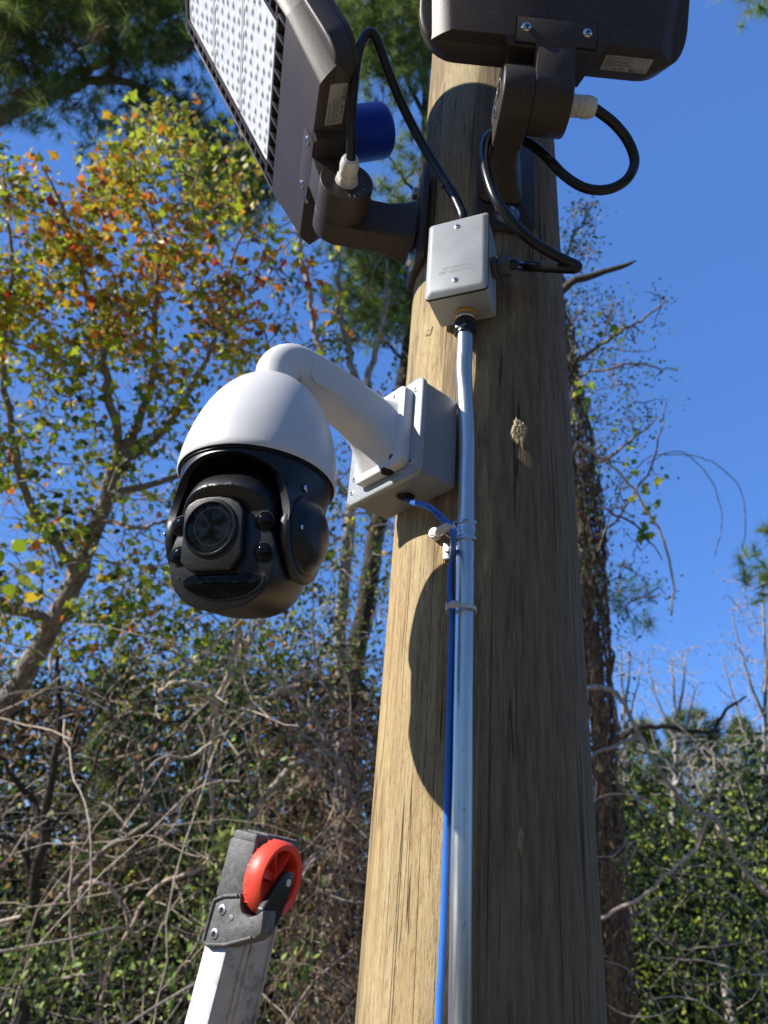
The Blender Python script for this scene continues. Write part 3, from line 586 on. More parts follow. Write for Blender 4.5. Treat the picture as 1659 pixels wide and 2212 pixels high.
    for s_, xx in (('CE', -.0145), ('FC', -.0060)): text('approval_mark', s_, lf @ Matrix.Translation((xx, -.0102, .0004)), .0050, M['ink'], lab, .00004, bold=.00012)
    ic = MB(lf); ic.tube([V(-.0225, -.008, .0004), V(-.0212, -.0098, .0004), V(-.0175, -.0058, .0004)], .0003, 6); ic.out('check_mark', M['ink'], lab, 0); ic = MB(lf)
    for k in range(3):
        a = R(90 + 120 * k); a2 = R(90 + 120 * k + 95); ic.tube([V(.0085 + .0021 * math.cos(x_), -.0083 + .0021 * math.sin(x_), .0004) for x_ in np.linspace(a, a2, 6)], .0006, 6)
    ic.out('recycling_mark', M['ink'], lab, 0); ic = MB(lf)
    ic.tube([V(.0205 + .0022 * math.cos(x_), -.0083 + .0022 * math.sin(x_), .0004) for x_ in np.linspace(0, 2 * math.pi, 20)], .0002, 5); ic.tube([V(.0205, -.0066, .0004), V(.0205, -.0088, .0004)], .0002, 5); ic.tube([V(.0192, -.0088, .0004), V(.0218, -.0088, .0004)], .0002, 5)
    ic.out('earth_mark', M['ink'], lab, 0); ic = MB(lf)
    ic.tube([V(.0135, -.0068, .0004), V(.0160, -.0098, .0004)], .0002, 5); ic.tube([V(.0160, -.0068, .0004), V(.0135, -.0098, .0004)], .0002, 5); ic.tube([V(.0133, -.0104, .0004), V(.0162, -.0104, .0004)], .0003, 5)
    ic.out('bin_mark', M['ink'], lab, 0)
    if photocell:
        Pm = H @ Matrix.Translation((.108, -.001, 0)) @ Matrix.Rotation(math.pi, 4, 'X')
        MB(Pm).lathe([(.043, .054), (.043, .066), (.039, .070)], 48).out('photocell_socket', M['brown'], t, 35)
        MB(Pm).lathe([(.0375, .066), (.0375, .133), (.0365, .138), (.0335, .141), (.0002, .142)], 64).out('photocell_cap', M['cap'], t, 40)
    return K, G, X, Nn, Rv
FL = floodlight(-1.400, 1.042, .7986, .010, 'bronze LED floodlight facing left with white lens panels and a blue photocell cap', True)
FR = floodlight(.018, 1.168, .8063, .003, 'bronze LED floodlight seen from its dark mounting end at upper right', False)
# power cables
def px(x, y, d): return at(x / 1.8517, y / 1.8517, d)
K, G = FL[0], FL[1]; g0 = K + G * .078
pts = [K + G * .060, g0, px(1404, 520, .885), px(1411, 400, .875), px(1420, 300, .868), px(1436, 205, .866), px(1458, 148, .868), px(1482, 130, .870), px(1508, 158, .872), px(1545, 262, .878), px(1598, 395, .885), px(1672, 545, .885), px(1752, 680, .875), px(1800, 755, .862), px(1838, 832, .848), px(1853, 880, .84), jo + UP * .045 - jn * .025 - jt * .001]
c1 = thing('power_cable', 'black power cable looping over the left floodlight to the junction box top', 'cable', g0, 'black floodlight power cables')
MB().tube(spline(pts, 7), .0058, 20).out('jacket', M['rubber'], c1, 60)
K, G = FR[0], FR[1]; g0 = K + G * .078; sgx = sg + jt * .020
pts = [K + G * .060, g0, px(2400, 450, .826), px(2462, 500, .83), px(2515, 570, .835), px(2538, 650, .835), px(2505, 720, .835), px(2430, 758, .838), px(2340, 752, .842), px(2255, 700, .85), px(2190, 632, .86), px(2120, 575, .868), px(2040, 545, .868), px(1975, 535, .865), px(1945, 560, .858), px(1935, 620, .845), px(1950, 705, .822), px(1985, 800, .805), px(2050, 890, .80), px(2130, 965, .80), px(2210, 1015, .80), px(2268, 1045, .80), px(2306, 1062, .800), px(2300, 1074, .800), px(2230, 1072, .81), px(2140, 1066, .822), px(2090, 1065, .833), sgx + jt * .004, sgx - jt * .015]
c2 = thing('power_cable', 'black power cable looping beside the right floodlight to the junction box side', 'cable', g0, 'black floodlight power cables')
MB().tube(spline(pts, 7), .0058, 20).out('jacket', M['rubber'], c2, 60)
for cobj, px_, py_, dd_, ang in ((c1, 1780, 735, .867, 40), (c2, 2198, 642, .859, -35)):
    zt_ = MB(fr(px(px_, py_, dd_), cR, cU, -cF) @ Matrix.Rotation(R(ang), 4, 'Z') @ Matrix.Rotation(R(90), 4, 'X')); zt_.lathe([(.0061, -.0012), (.0069, -.0012), (.0069, .0012), (.0061, .0012)], 24, cap=False); zt_.out('jacket_end', M['gland'], cobj, 40)
# ---------------------------------------------------------------- ladder rail with wheel
LA = V(-.2746, .2101, Z0 - .0358); lL = V(.1233, -.0192, .9922); lN = V(-.5135, -.8568, .0472); lA = V(.8492, -.5153, -.1155)
lf = fr(LA, lA, lL, lN)                     # x = aw, y = up the rail, z = toward the lit side
lad = thing('ladder_rail', 'aluminium ladder rail with red wheel and black end cap', 'ladder', LA + lL * (-2.95))
def lbox(x0, x1, y0, y1, z0, z1, b, bev=0): b.box(((x0 + x1) / 2, (y0 + y1) / 2, (z0 + z1) / 2), (x1 - x0, y1 - y0, z1 - z0), bev)
b = MB(lf); LB = -2.98
lbox(.004, .0358, LB, .0, -.0030, 0, b, .0008); lbox(.0330, .0360, LB, .0, -.0790, -.0028, b); lbox(.004, .0358, LB, .0, -.0825, -.0792, b, .0008)
lbox(.0360, .0385, LB, -.03, -.082, -.0785, b); b.out('rail', M['alu'], lad, 30)
b = MB(lf)
for zc_, r_ in ((-.034, .0032), (-.044, .0020)): b.cyl((.0362, LB, zc_), (.0362, -.03, zc_), r_, seg=12)
b.out('web_rib', M['alu'], lad, 40)
b = MB(lf); b.cyl((.050, -.30, -.030), (.020, -.30, -.030), .017, seg=28); b.out('rung_end', M['alu'], lad, 40)
b = MB(lf); lbox(.001, .0405, -.0085, .0560, -.0860, .0030, b, .004); lbox(.0025, .0390, .050, .0650, -.0845, .0015, b, .004); cap_ = b.out('end_cap', M['greyplas'], lad, 35)
b = MB(lf)
for k in range(14): lbox(.006 + .0, .037, .0640, .0672, -.083 + k * .0046, -.0808 + k * .0046, b)
b.out('grip_ridge', M['greyplas'], cap_, 0)
brp = [(.0030, -.0105), (.0165, -.0030), (.0385, .0015), (.0425, -.010), (.0470, -.0165), (.0583, -.0190), (.0690, -.0140), (.0760, -.0075), (.0800, -.0300), (.0700, -.0385), (.0356, -.0530), (.0110, -.0590), (.0010, -.0555)]
b = MB(lf); b.prism(brp, -.020, .0045, .0018); brk = b.out('wheel_bracket', M['greyplas'], lad, 30)
# raised rim round the bracket face
b = MB(lf); cen = V(np.mean([p[0] for p in brp]), np.mean([p[1] for p in brp]), 0)
rimp = brp[:1] + brp[1:4] + brp[4:6]
b.tube([V(x, y, .0048) for x, y in [(.0045, -.0125), (.0165, -.0060), (.0365, -.0015)]], .0022, 8); b.tube([V(x, y, .0048) for x, y in [(.0045, -.0125), (.0035, -.0535), (.0110, -.0560), (.0350, -.0508), (.0690, -.0365)]], .0022, 8); b.out('bracket_rim', M['greyplas'], brk, 50)
for x_, y_ in ((.0190, -.0195), (.0168, -.0440)):
    o_ = MB(lf @ Matrix.Translation((x_, y_, 0))); o_.lathe([(.0056, .0044), (.0054, .0056), (.0030, .0060), (.0024, .0052)], 28); o_ = o_.out('rivet', M['zinc'], brk, 35)
    MB(lf @ Matrix.Translation((x_, y_, 0))).lathe([(.0026, .0053), (.0026, .0062)], 16).out('rivet_hole', M['hole'], o_, 0)
MB(lf @ Matrix.Translation((.0345, -.0240, 0))).lathe([(.0034, .0044), (.0030, .0054), (.0002, .0056)], 20).out('rivet', M['zinc'], brk, 35)
# arm to the axle: plane x = .0745
arp = [(.004, -.0075), (-.0185, .0245)] + [(-.031 + .0118 * math.cos(R(a)), .0215 + .0118 * math.sin(R(a))) for a in np.linspace(25, 205, 12)] + [(-.0330, -.014), (-.0240, -.0290), (.003, -.0330)]
b = MB(lf @ Matrix(((0, 0, 1, 0), (0, 1, 0, 0), (1, 0, 0, 0), (0, 0, 0, 1)))); b.prism(arp, .0665, .0750, .0014); b.out('wheel_fork', M['black'], brk, 30)
wf = fr(LA + lL * .0215 + lN * (-.031), lN, lL, lA)   # z along the axle
whl = MB(wf); cx0, hw, rw = .0535, .0125, .0418
tp_ = [(rw - .0095, cx0 - hw * .8), (rw - .003, cx0 - hw), (rw - .0006, cx0 - hw * .65), (rw, cx0), (rw - .0006, cx0 + hw * .65), (rw - .003, cx0 + hw), (rw - .0095, cx0 + hw * .8)]
bb = bmesh.new(); vs = [[bb.verts.new((r_ * math.cos(2 * math.pi * i / 72), r_ * math.sin(2 * math.pi * i / 72), z)) for i in range(72)] for r_, z in tp_]
for i in range(len(vs)):
    a, c = vs[i], vs[(i + 1) % len(vs)]
    for j in range(72): bb.faces.new((a[j], a[(j + 1) % 72], c[(j + 1) % 72], c[j]))
bmesh.ops.recalc_face_normals(bb, faces=bb.faces); wheel = MB(wf)._add(bb).out('wheel', M['red'], lad, 50)
sp_ = MB(wf); sp_.lathe([(.0095, cx0 - .011), (.0095, cx0 + .011)], 28)
for k in range(7):
    a = 2 * math.pi * k / 7 + .25; sp_.M = wf @ Matrix.Rotation(a, 4, 'Z')
    sp_.loft([[(.007, -.004, cx0 - .004), (.007, .004, cx0 - .001), (.007, .004, cx0 + .001), (.007, -.004, cx0 + .007)], [(.0335, -.0075, cx0 - .008), (.0335, .0085, cx0 - .002), (.0335, .0085, cx0 + .000), (.0335, -.0075, cx0 + .009)]])
sp_.out('spoke', M['red'], wheel, 30)
tr_ = MB(wf)
for k in range(26): tr_.M = wf @ Matrix.Rotation(2 * math.pi * k / 26, 4, 'Z'); tr_.box((rw - .0006, 0, cx0 - .006), (.0012, .0007, .010))
tr_.out('tread_groove', M['red'], wheel, 0)
MB(wf).lathe([(.0042, .0748), (.0040, .0765), (.0002, .0768)], 24).out('axle', M['nylon'], wheel, 35)
MB(wf).lathe([(.0040, .036), (.0040, .0740)], 16).out('axle_pin', M['zinc'], wheel, 35)
# ---------------------------------------------------------------- vegetation builders
class Mass:
    def __init__(s): s.v = []; s.f = []; s.c = []; s.n = 0
    def tube(s, pts, r0, r1=None, seg=5, col=None):
        P = np.array(pts, float); n = len(P)
        rr = np.array(r0, float) if hasattr(r0, '__len__') else np.linspace(r0, r0 if r1 is None else r1, n)
        T = np.gradient(P, axis=0); T /= np.linalg.norm(T, axis=1)[:, None] + 1e-12
        u = np.cross(T[0], (0, 0, 1.)); 
        if np.linalg.norm(u) < .2: u = np.cross(T[0], (1., 0, 0))
        an = np.arange(seg) * 2 * math.pi / seg; V_ = np.zeros((n, seg, 3))
        for i in range(n):
            u = u - T[i] * (u @ T[i]); u /= np.linalg.norm(u) + 1e-12; w_ = np.cross(T[i], u)
            V_[i] = P[i] + rr[i] * (np.cos(an)[:, None] * u + np.sin(an)[:, None] * w_)
        i0 = s.n + (np.arange(n - 1) * seg)[:, None] + np.arange(seg); j0 = s.n + (np.arange(n - 1) * seg)[:, None] + (np.arange(seg) + 1) % seg
        F = np.stack([i0, j0, j0 + seg, i0 + seg], -1).reshape(-1, 4); s.v.append(V_.reshape(-1, 3)); s.f.append(F); s.n += n * seg
        if col is not None: s.c.append(np.tile(col, (n * seg, 1)))
    def leaves(s, C, size, cols, outline, droop=.3, up=.0, fold=.12, D=None):
        C = np.atleast_2d(C); n = len(C); k = len(outline); size = np.broadcast_to(size, (n,))
        if D is None: D = rng.normal(size=(n, 3)); D[:, 2] -= droop
        D = D / np.linalg.norm(D, axis=1)[:, None]; Nn = rng.normal(size=(n, 3)); Nn[:, 2] += up; Nn -= D * (Nn * D).sum(1)[:, None]; Nn /= np.linalg.norm(Nn, axis=1)[:, None] + 1e-9
        W = np.cross(Nn, D); O = np.array(outline)                  # (along, across)
        V_ = C[:, None] + size[:, None, None] * (O[None, :, 0, None] * D[:, None] + O[None, :, 1, None] * W[:, None] + (fold * np.abs(O[None, :, 1, None]) - .15 * O[None, :, 0, None] ** 2) * Nn[:, None])
        tri = np.array([(0, i, i + 1) for i in range(1, k - 1)]); F = s.n + (np.arange(n) * k)[:, None, None] + tri[None]
        s.v.append(V_.reshape(-1, 3)); s.f.append(F.reshape(-1, 3)); s.n += n * k; s.c.append(np.repeat(cols, k, axis=0))
    def needles(s, C, D, L, cols, cnt=34, wd=.0022, spread=.75):
        n = len(C); C2 = np.repeat(C, cnt, 0); D2 = np.repeat(D / (np.linalg.norm(D, axis=1)[:, None] + 1e-9), cnt, 0); L2 = np.repeat(np.broadcast_to(L, (n,)), cnt) * rng.uniform(.7, 1.1, n * cnt)
        d = D2 + rng.normal(size=D2.shape) * spread; d[:, 2] -= .12; d /= np.linalg.norm(d, axis=1)[:, None]
        B = C2 - D2 * (rng.uniform(0, .5, n * cnt) * L2)[:, None]
        W = np.cross(d, rng.normal(size=d.shape)); W /= np.linalg.norm(W, axis=1)[:, None] + 1e-9; W *= wd
        V_ = np.stack([B - W, B + W, B + d * L2[:, None]], 1); F = s.n + np.arange(n * cnt * 3).reshape(-1, 3)
        s.v.append(V_.reshape(-1, 3)); s.f.append(F); s.n += n * cnt * 3
        cc = np.repeat(cols, cnt, 0) * rng.uniform(.75, 1.25, (n * cnt, 1)); s.c.append(np.repeat(cc, 3, 0))
    def out(s, name, mat, parent=None, loc=None, smooth=False):
        v = np.concatenate(s.v); me = bpy.data.meshes.new(name); nf = sum(len(f) for f in s.f)
        me.vertices.add(len(v)); me.vertices.foreach_set('co', v.ravel())
        lt = np.concatenate([np.full(len(f), f.shape[1]) for f in s.f]); lv = np.concatenate([f.ravel() for f in s.f])
        me.loops.add(len(lv)); me.loops.foreach_set('vertex_index', lv.astype(np.int32)); me.polygons.add(nf)
        me.polygons.foreach_set('loop_start', np.concatenate([[0], np.cumsum(lt)[:-1]]).astype(np.int32)); me.polygons.foreach_set('loop_total', lt.astype(np.int32))
        me.update(calc_edges=True)
        if s.c and sum(len(c) for c in s.c) == len(v):
            ca = me.color_attributes.new('Col', 'FLOAT_COLOR', 'POINT'); c4 = np.ones((len(v), 4)); c4[:, :3] = np.clip(np.concatenate(s.c), 0, 1); ca.data.foreach_set('color', c4.ravel())
        me.validate(); o = link(name, me, mat, parent, 0, loc)
        if smooth: me.shade_smooth()
        return o
OVAL = [(0, 0), (.25, .22), (.6, .26), (1, 0), (.6, -.26), (.25, -.22)]
LOBED = [(0, 0), (.05, .32), (.30, .26), (.42, .52), (.58, .24), (1.0, 0), (.58, -.24), (.42, -.52), (.30, -.26), (.05, -.32)]
BROAD = [(0, 0), (.08, .34), (.38, .46), (.72, .30), (1, 0), (.72, -.30), (.38, -.46), (.08, -.34)]
def atl(l): return [at(*p) for p in l]
def wob(P, amp, k=6):
    P = np.array(spline(P, k)); n = len(P); a = np.cumsum(rng.normal(size=(n, 3)) * amp, 0); a -= np.linspace(0, 1, n)[:, None] * a[-1]; return P + a
def pick(cols, wts, n, var=.22):
    i = rng.choice(len(cols), n, p=np.array(wts) / sum(wts)); return np.array(cols)[i] * rng.uniform(1 - var, 1 + var, (n, 1)) * rng.uniform(.92, 1.08, (n, 3))
def grow(ms, skel, targets, r0=.012, r1=.004, seg=4, amp=.02):
    S = np.concatenate([np.array(p) for p in skel]); ends = []; dirs = []
    base = S[0]; order = np.argsort(np.linalg.norm(targets[:, None] - S[None, ::3], axis=2).min(1)); cap = 40000
    for t in targets[order]:
        d = np.linalg.norm(S - t, axis=1); i = np.argmin(d + .25 * np.maximum(S[:, 2] - t[2], 0)); a = S[i]; L = d[i]
        if L < 1e-3: continue
        m = (a + t) / 2 + rng.normal(size=3) * L * .12 + V(0, 0, L * .08); k = 5
        tt = np.linspace(0, 1, k)[:, None]; P = (1 - tt) ** 2 * a + 2 * tt * (1 - tt) * m + tt ** 2 * t
        P[1:-1] += rng.normal(size=(k - 2, 3)) * L * .03
        ms.tube(P, min(r0, .004 + L * .012), r1, seg); S = np.concatenate([S, P[1:]]); ends.append(t); dirs.append(P[-1] - P[-2])
    return np.array(ends), np.array(dirs)
def region(n, x0, x1, y0, y1, d0, d1, dens=None):
    o = []
    while len(o) < n:
        x, y = rng.uniform(x0, x1), rng.uniform(y0, y1)
        if dens is None or rng.random() < dens(x, y): o.append((x, y, rng.uniform(d0, d1)))
    return o
YG, YE, OR, RD, DG, OL, GR, TAN, BR = (.42, .47, .04), (.65, .42, .035), (.68, .22, .035), (.55, .07, .03), (.035, .06, .015), (.16, .19, .03), (.14, .24, .03), (.42, .33, .20), (.20, .11, .05)
G_TREES = 'trees standing behind the pole'
def trunk_part(parent, limbs, mat, extra=None, seg=9, name='trunk'):
    ms = Mass(); sk = []
    for pts, ra, rb in limbs:
        P = wob(pts, .012, 6); ms.tube(P, ra, rb, seg); sk.append(P)
    return ms, sk
# ---- autumn tree, left
T1 = thing('autumn_tree', 'tree with yellow green and orange autumn leaves left of the camera', 'tree', (at(-30, 1620, 5.6)[0], at(-30, 1620, 5.6)[1], 0), G_TREES)
b0 = at(-30, 1620, 5.6)
ms, sk = trunk_part(T1, [
    ([V(b0[0] + .1, b0[1], -.1), V(b0[0] + .05, b0[1], 1.5), b0] + atl([(40, 1490, 5.6), (112, 1345, 5.5), (160, 1240, 5.4), (205, 1120, 5.3), (245, 1020, 5.2), (285, 940, 5.15)]), .112, .045),
    (atl([(285, 940, 5.15), (330, 850, 5.1), (342, 700, 5.1), (330, 560, 5.0), (300, 420, 5), (285, 320, 5)]), .032, .006),
    (atl([(240, 1030, 5.2), (330, 962, 5.3), (400, 880, 5.4), (450, 780, 5.5), (480, 650, 5.5), (520, 540, 5.5), (560, 450, 5.5)]), .034, .006),
    (atl([(262, 980, 5.2), (232, 860, 5.0), (210, 740, 4.9), (180, 600, 4.8), (130, 480, 4.7), (90, 360, 4.7)]), .036, .007),
    (atl([(160, 1240, 5.4), (95, 1150, 5.2), (40, 1000, 5), (15, 800, 4.9), (25, 600, 4.8), (5, 430, 4.8)]), .040, .008),
    (atl([(250, 1060, 5.2), (420, 1010, 5.4), (560, 950, 5.6), (650, 820, 5.8)]), .028, .006),
    (atl([(205, 1120, 5.3), (330, 1130, 5.0), (440, 1100, 4.8)]), .020, .006),
    (atl([(112, 1345, 5.5), (60, 1330, 5.3), (-20, 1300, 5.2), (-120, 1200, 5.2)]), .05, .02)], M['bark'])
def den1(x, y):
    top = 330 + 60 * math.sin(x / 70) - .16 * max(x, 0) + 30 * math.sin(x / 23)
    if y < top: return 0
    d = 1.0 if y < 820 else (.50 if y < 1050 else .34)
    if x > 430: d *= max(0.10, 1 - (x - 430) / 190)
    return d * max(.08, .5 + .6 * math.sin(x / 37 + 1) * math.sin(y / 49 + .4 * math.sin(x / 60)))
tg = np.array([at(*p) for p in region(1150, -160, 740, 240, 1430, 4.3, 6.3, den1)])
ends, _ = grow(ms, sk, tg, .011, .0035)
ms.out('trunk', M['bark'], T1, smooth=True)
lv = Mass(); k = 11; C = np.repeat(ends, k, 0) + rng.normal(size=(len(ends) * k, 3)) * .078
q = (C - CAM); dep = q @ cF; pxx = 829.5 + 1533.7 * (q @ cR) / dep; pyy = 1106 - 1533.7 * (q @ cU) / dep
cols = np.zeros((len(C), 3))
top_ = pick([YG, YE, OR, OL, TAN], [.58, .17, .07, .14, .04], len(C)); mid_ = pick([OR, YG, YE, RD, OL, BR], [.26, .32, .18, .05, .12, .07], len(C)); low_ = pick([GR, YG, OL, YE, OR, DG], [.30, .30, .18, .08, .06, .08], len(C))
wm = np.clip(1 - np.abs(pyy - 600 - (pxx - 380) * .4) / 260, 0, 1) * np.clip((pxx + 40) / 260, .15, 1); wl = np.clip((pyy - 780) / 160, 0, 1)
u_ = rng.random(len(C)); cols = np.where((u_ < wl)[:, None], low_, np.where((rng.random(len(C)) < wm * 1.1)[:, None], mid_, top_))
lv.leaves(C, rng.uniform(.18, 1, len(C)) ** .8 * .082, cols, LOBED, .5, .3); lv.out('crown', M['leaf'], T1)
# ---- pine, upper left
def pine(name, label, base, limbs, tufts, cols, wts, L=.17, cnt=40, mat='bark', wd=.0036, amp=.13, per=3):
    t = thing(name, label, 'pine tree', base, G_TREES); ms, sk = trunk_part(t, limbs, M[mat]); tg = np.array([at(*p) for p in tufts])
    ends, dr = grow(ms, sk, tg, .016, .005); ms.out('trunk', M[mat], t, smooth=True)
    C = np.repeat(ends, per, 0) + rng.normal(size=(len(ends) * per, 3)) * amp; D = np.repeat(dr, per, 0); D = D / (np.linalg.norm(D, axis=1)[:, None] + 1e-9) + rng.normal(size=D.shape) * .5 + V(0, 0, .25)
    nd = Mass(); nd.needles(C, D, rng.uniform(L * .8, L * 1.15, len(C)), pick(cols, wts, len(C)), cnt, wd); nd.out('crown', M['needle'], t); return t
PG, PD, PL, PB = (.18, .26, .055), (.08, .12, .035), (.30, .38, .10), (.14, .09, .05)
pb = at(-420, 900, 8.5)
def denp(x, y):
    if y < 110 + 30 * math.sin(x / 40) and x < 450: return 1
    if x < 120 and y < 260: return .5
    return .26 if x < 440 else .08
pine('pine_tree', 'pine whose dark needled boughs fill the top left corner', (pb[0], pb[1], 0), [
    ([V(pb[0], pb[1], -.1), V(pb[0], pb[1], 3), V(pb[0] + .1, pb[1], 8), V(pb[0] + .1, pb[1], 13), V(pb[0], pb[1], 18)], .26, .07),
    (atl([(-330, 420, 8.5), (-200, 380, 8.2), (-60, 300, 7.8), (30, 215, 7.6), (90, 180, 7.6), (150, 150, 7.6), (210, 128, 7.6), (262, 88, 7.6), (330, 40, 7.6), (400, -40, 7.6)]), .085, .02),
    (atl([(-330, 460, 8.5), (-180, 380, 8.2), (-30, 275, 7.9), (60, 225, 7.8), (140, 200, 7.8), (210, 184, 7.8), (290, 186, 7.8), (350, 210, 7.8), (385, 240, 7.7), (460, 290, 7.5), (560, 400, 7.5)]), .075, .018),
    (atl([(385, 240, 7.7), (420, 300, 7.7), (470, 360, 7.7), (500, 420, 7.7)]), .03, .01),
    (atl([(-280, 200, 8.6), (-100, 120, 8), (60, 40, 7.8), (200, -20, 7.6), (330, -60, 7.6)]), .06, .02)],
    region(860, -220, 470, -130, 250, 6.8, 8.8, denp) + region(34, 170, 430, 170, 330, 7.4, 8.2) + region(105, 385, 640, 235, 470, 7.0, 8.4, lambda x, y: 1 if abs(x - 500) / 125 + abs(y - 350) / 130 < 1.15 else 0), [PG, PD, PL, PB], [.45, .22, .22, .11], .20, 36)
p3 = at(905, 500, 10.5)
tt_ = pine('pine_tree', 'pine with a vine hung trunk standing just left of the timber pole', (at(780, 1400, 9)[0], at(780, 1400, 9)[1], 0), [
    ([V(at(780, 1400, 9)[0], at(780, 1400, 9)[1], -.1)] + atl([(745, 1900, 9), (757, 1500, 9), (775, 1380, 9), (803, 1250, 9), (832, 1100, 9), (852, 950, 9), (872, 780, 9.2), (887, 620, 9.4), (902, 450, 9.6), (915, 250, 9.8), (930, -50, 10)]), .17, .04),
    (atl([(887, 620, 9.4), (840, 560, 9.2), (790, 520, 9), (750, 480, 9)]), .03, .01), (atl([(915, 250, 9.8), (870, 150, 9.6), (820, 80, 9.4), (770, 10, 9.2)]), .035, .01), (atl([(872, 780, 9.2), (820, 720, 9), (770, 690, 9)]), .025, .01), (atl([(905, 430, 9.6), (860, 380, 9.4), (810, 300, 9.2)]), .025, .01)],
    region(330, 710, 960, -70, 170, 8.6, 10.4) + region(270, 735, 930, 450, 720, 8.6, 10.4) + region(46, 800, 950, 130, 470, 8.8, 10.2) + region(26, 380, 700, 330, 500, 9, 10) , [PG, PL, (.13, .17, .04)], [.4, .3, .3], .19, 40, 'darkbark')
# ---- middle deciduous trees
def decid(name, label, base, limbs, tg, k, sz, cols, wts, mat='bark', leafm='leaf', outline=OVAL, sp=.09, r0=.010, cat='tree', seg=8, r1=.003):
    t = thing(name, label, cat, base, G_TREES); ms, sk = trunk_part(t, limbs, M[mat], seg=seg); tg = np.array([at(*p) for p in tg])
    ends, dr = grow(ms, sk, tg, r0, r1); ms.out('trunk', M[mat], t, smooth=True)
    if k:
        C = np.repeat(ends, k, 0) + rng.normal(size=(len(ends) * k, 3)) * sp; lv = Mass(); lv.leaves(C, rng.uniform(sz * .65, sz * 1.2, len(C)), pick(cols, wts, len(C)), outline, .4, .3); lv.out('crown', M[leafm], t)
    return t
def gbase(x, y, d): p = at(x, y, d); return (p[0], p[1], 0)
def fromground(pts): P = atl(pts); return [V(P[0][0], P[0][1], -.1)] + P
decid('forked_tree', 'slim forked tree with pale bark above the camera arm', gbase(745, 1500, 8), [
    (fromground([(740, 1700, 8), (745, 1400, 8), (770, 1100, 8), (800, 920, 8), (775, 830, 8), (748, 730, 8), (738, 640, 8), (735, 560, 8)]), .085, .02),
    (atl([(800, 920, 8), (790, 820, 8), (812, 740, 8), (830, 650, 8), (836, 560, 8)]), .05, .014),
    (atl([(748, 735, 8), (700, 742, 7.8), (650, 760, 7.7)]), .035, .010), (atl([(770, 1100, 8), (700, 1000, 7.8), (640, 900, 7.7), (600, 800, 7.6)]), .03, .008), (atl([(755, 1250, 8), (690, 1180, 7.8), (620, 1150, 7.7)]), .025, .008)],
    region(400, 500, 880, 540, 1450, 7.2, 8.8, lambda x, y: 1 if y > 880 else .8), 8, .07, [OL, GR, YG, YE, BR], [.35, .25, .2, .1, .1], 'palebark')
decid('leafy_tree', 'small leafy tree filling the gap under the security camera', gbase(480, 1700, 7), [
    (fromground([(560, 1900, 7), (550, 1600, 7), (520, 1420, 7), (470, 1250, 7), (430, 1100, 7), (420, 900, 7)]), .05, .01), (atl([(520, 1420, 7), (590, 1300, 7), (640, 1180, 7)]), .022, .007), (atl([(550, 1600, 7), (640, 1450, 7), (720, 1350, 7)]), .025, .007), (atl([(470, 1250, 7), (380, 1180, 7), (300, 1150, 7)]), .02, .007), (atl([(545, 1500, 7), (430, 1440, 7), (330, 1400, 7)]), .02, .007)],
    region(240, 240, 760, 1080, 1560, 6.3, 7.8, lambda x, y: .45 + .55 * (y - 1080) / 480), 9, .06, [DG, OL, GR, YG, BR], [.3, .3, .2, .12, .08], 'twig')
# thin vine stem rising beside the left floodlight
def vine(label, pts, r0, r1=None, mat='twig', amp=.006, name='vine', k=8, seg=7, cat='vine', grp='bare vines hanging in the thicket'):
    P = wob(atl(pts), amp, k); ms = Mass(); ms.tube(P, r0, r1 if r1 is not None else r0 * .6, seg); o = ms.out(name, M[mat], None, P[0], True); tag(o, label, cat, grp); return o
vine('twisted pale vine climbing below the left floodlight', [(720, 880, 6), (700, 800, 6), (692, 720, 6), (678, 650, 6), (662, 570, 6), (648, 500, 6), (630, 440, 6)], .028, .02, amp=.012)
vine('pale vine running down behind the security camera into the brush', [(515, 1365, 5), (498, 1450, 5), (470, 1540, 5), (458, 1654, 5), (468, 1758, 5), (470, 1826, 5), (448, 1878, 5), (365, 1912, 5), (312, 1962, 5), (280, 2020, 5), (208, 2092, 5), (78, 2118, 5), (-20, 2160, 5)], .017, .012)
vine('arched brown vine loop above the green cedar', [(338, 1520, 5), (345, 1490, 5), (362, 1472, 5), (396, 1472, 5), (437, 1498, 5), (470, 1540, 5)], .016)
vine('small looped vine in the brush left of the ladder', [(172, 1960, 4.6), (177, 1915, 4.6), (208, 1899, 4.6), (250, 1915, 4.6), (271, 1945, 4.6), (284, 2000, 4.6), (300, 2020, 4.6)], .013)
vine('pale arching stem above the ladder wheel', [(536, 1790, 5), (573, 1717, 5), (625, 1665, 5), (672, 1652, 5), (710, 1690, 5), (729, 1722, 5)], .024, .016, 'palebark')
vine('second pale arching stem close to the pole', [(630, 1715, 5.2), (646, 1649, 5.2), (693, 1623, 5.2), (729, 1639, 5.2), (755, 1690, 5.2), (770, 1780, 5.2)], .022, .013, 'palebark')
vine('long vine crossing the blue sky between camera and brush', [(300, 1700, 5.5), (420, 1600, 5.5), (495, 1490, 5.5), (520, 1380, 5.5)], .012)
vine('thick pale branch slanting up through the lower left brush', [(70, 2030, 5.2), (99, 1982, 5.2), (156, 1915, 5.2), (250, 1826, 5.2), (359, 1748, 5.2)], .036, .016, 'bark', .006, 'fallen_branch', cat='branch')
vine('crooked upright twig on the slanting branch', [(323, 1770, 5.2), (325, 1735, 5.2), (312, 1701, 5.2), (300, 1680, 5.2), (292, 1639, 5.2)], .020, .013, 'bark', .004, 'fallen_branch', cat='branch')
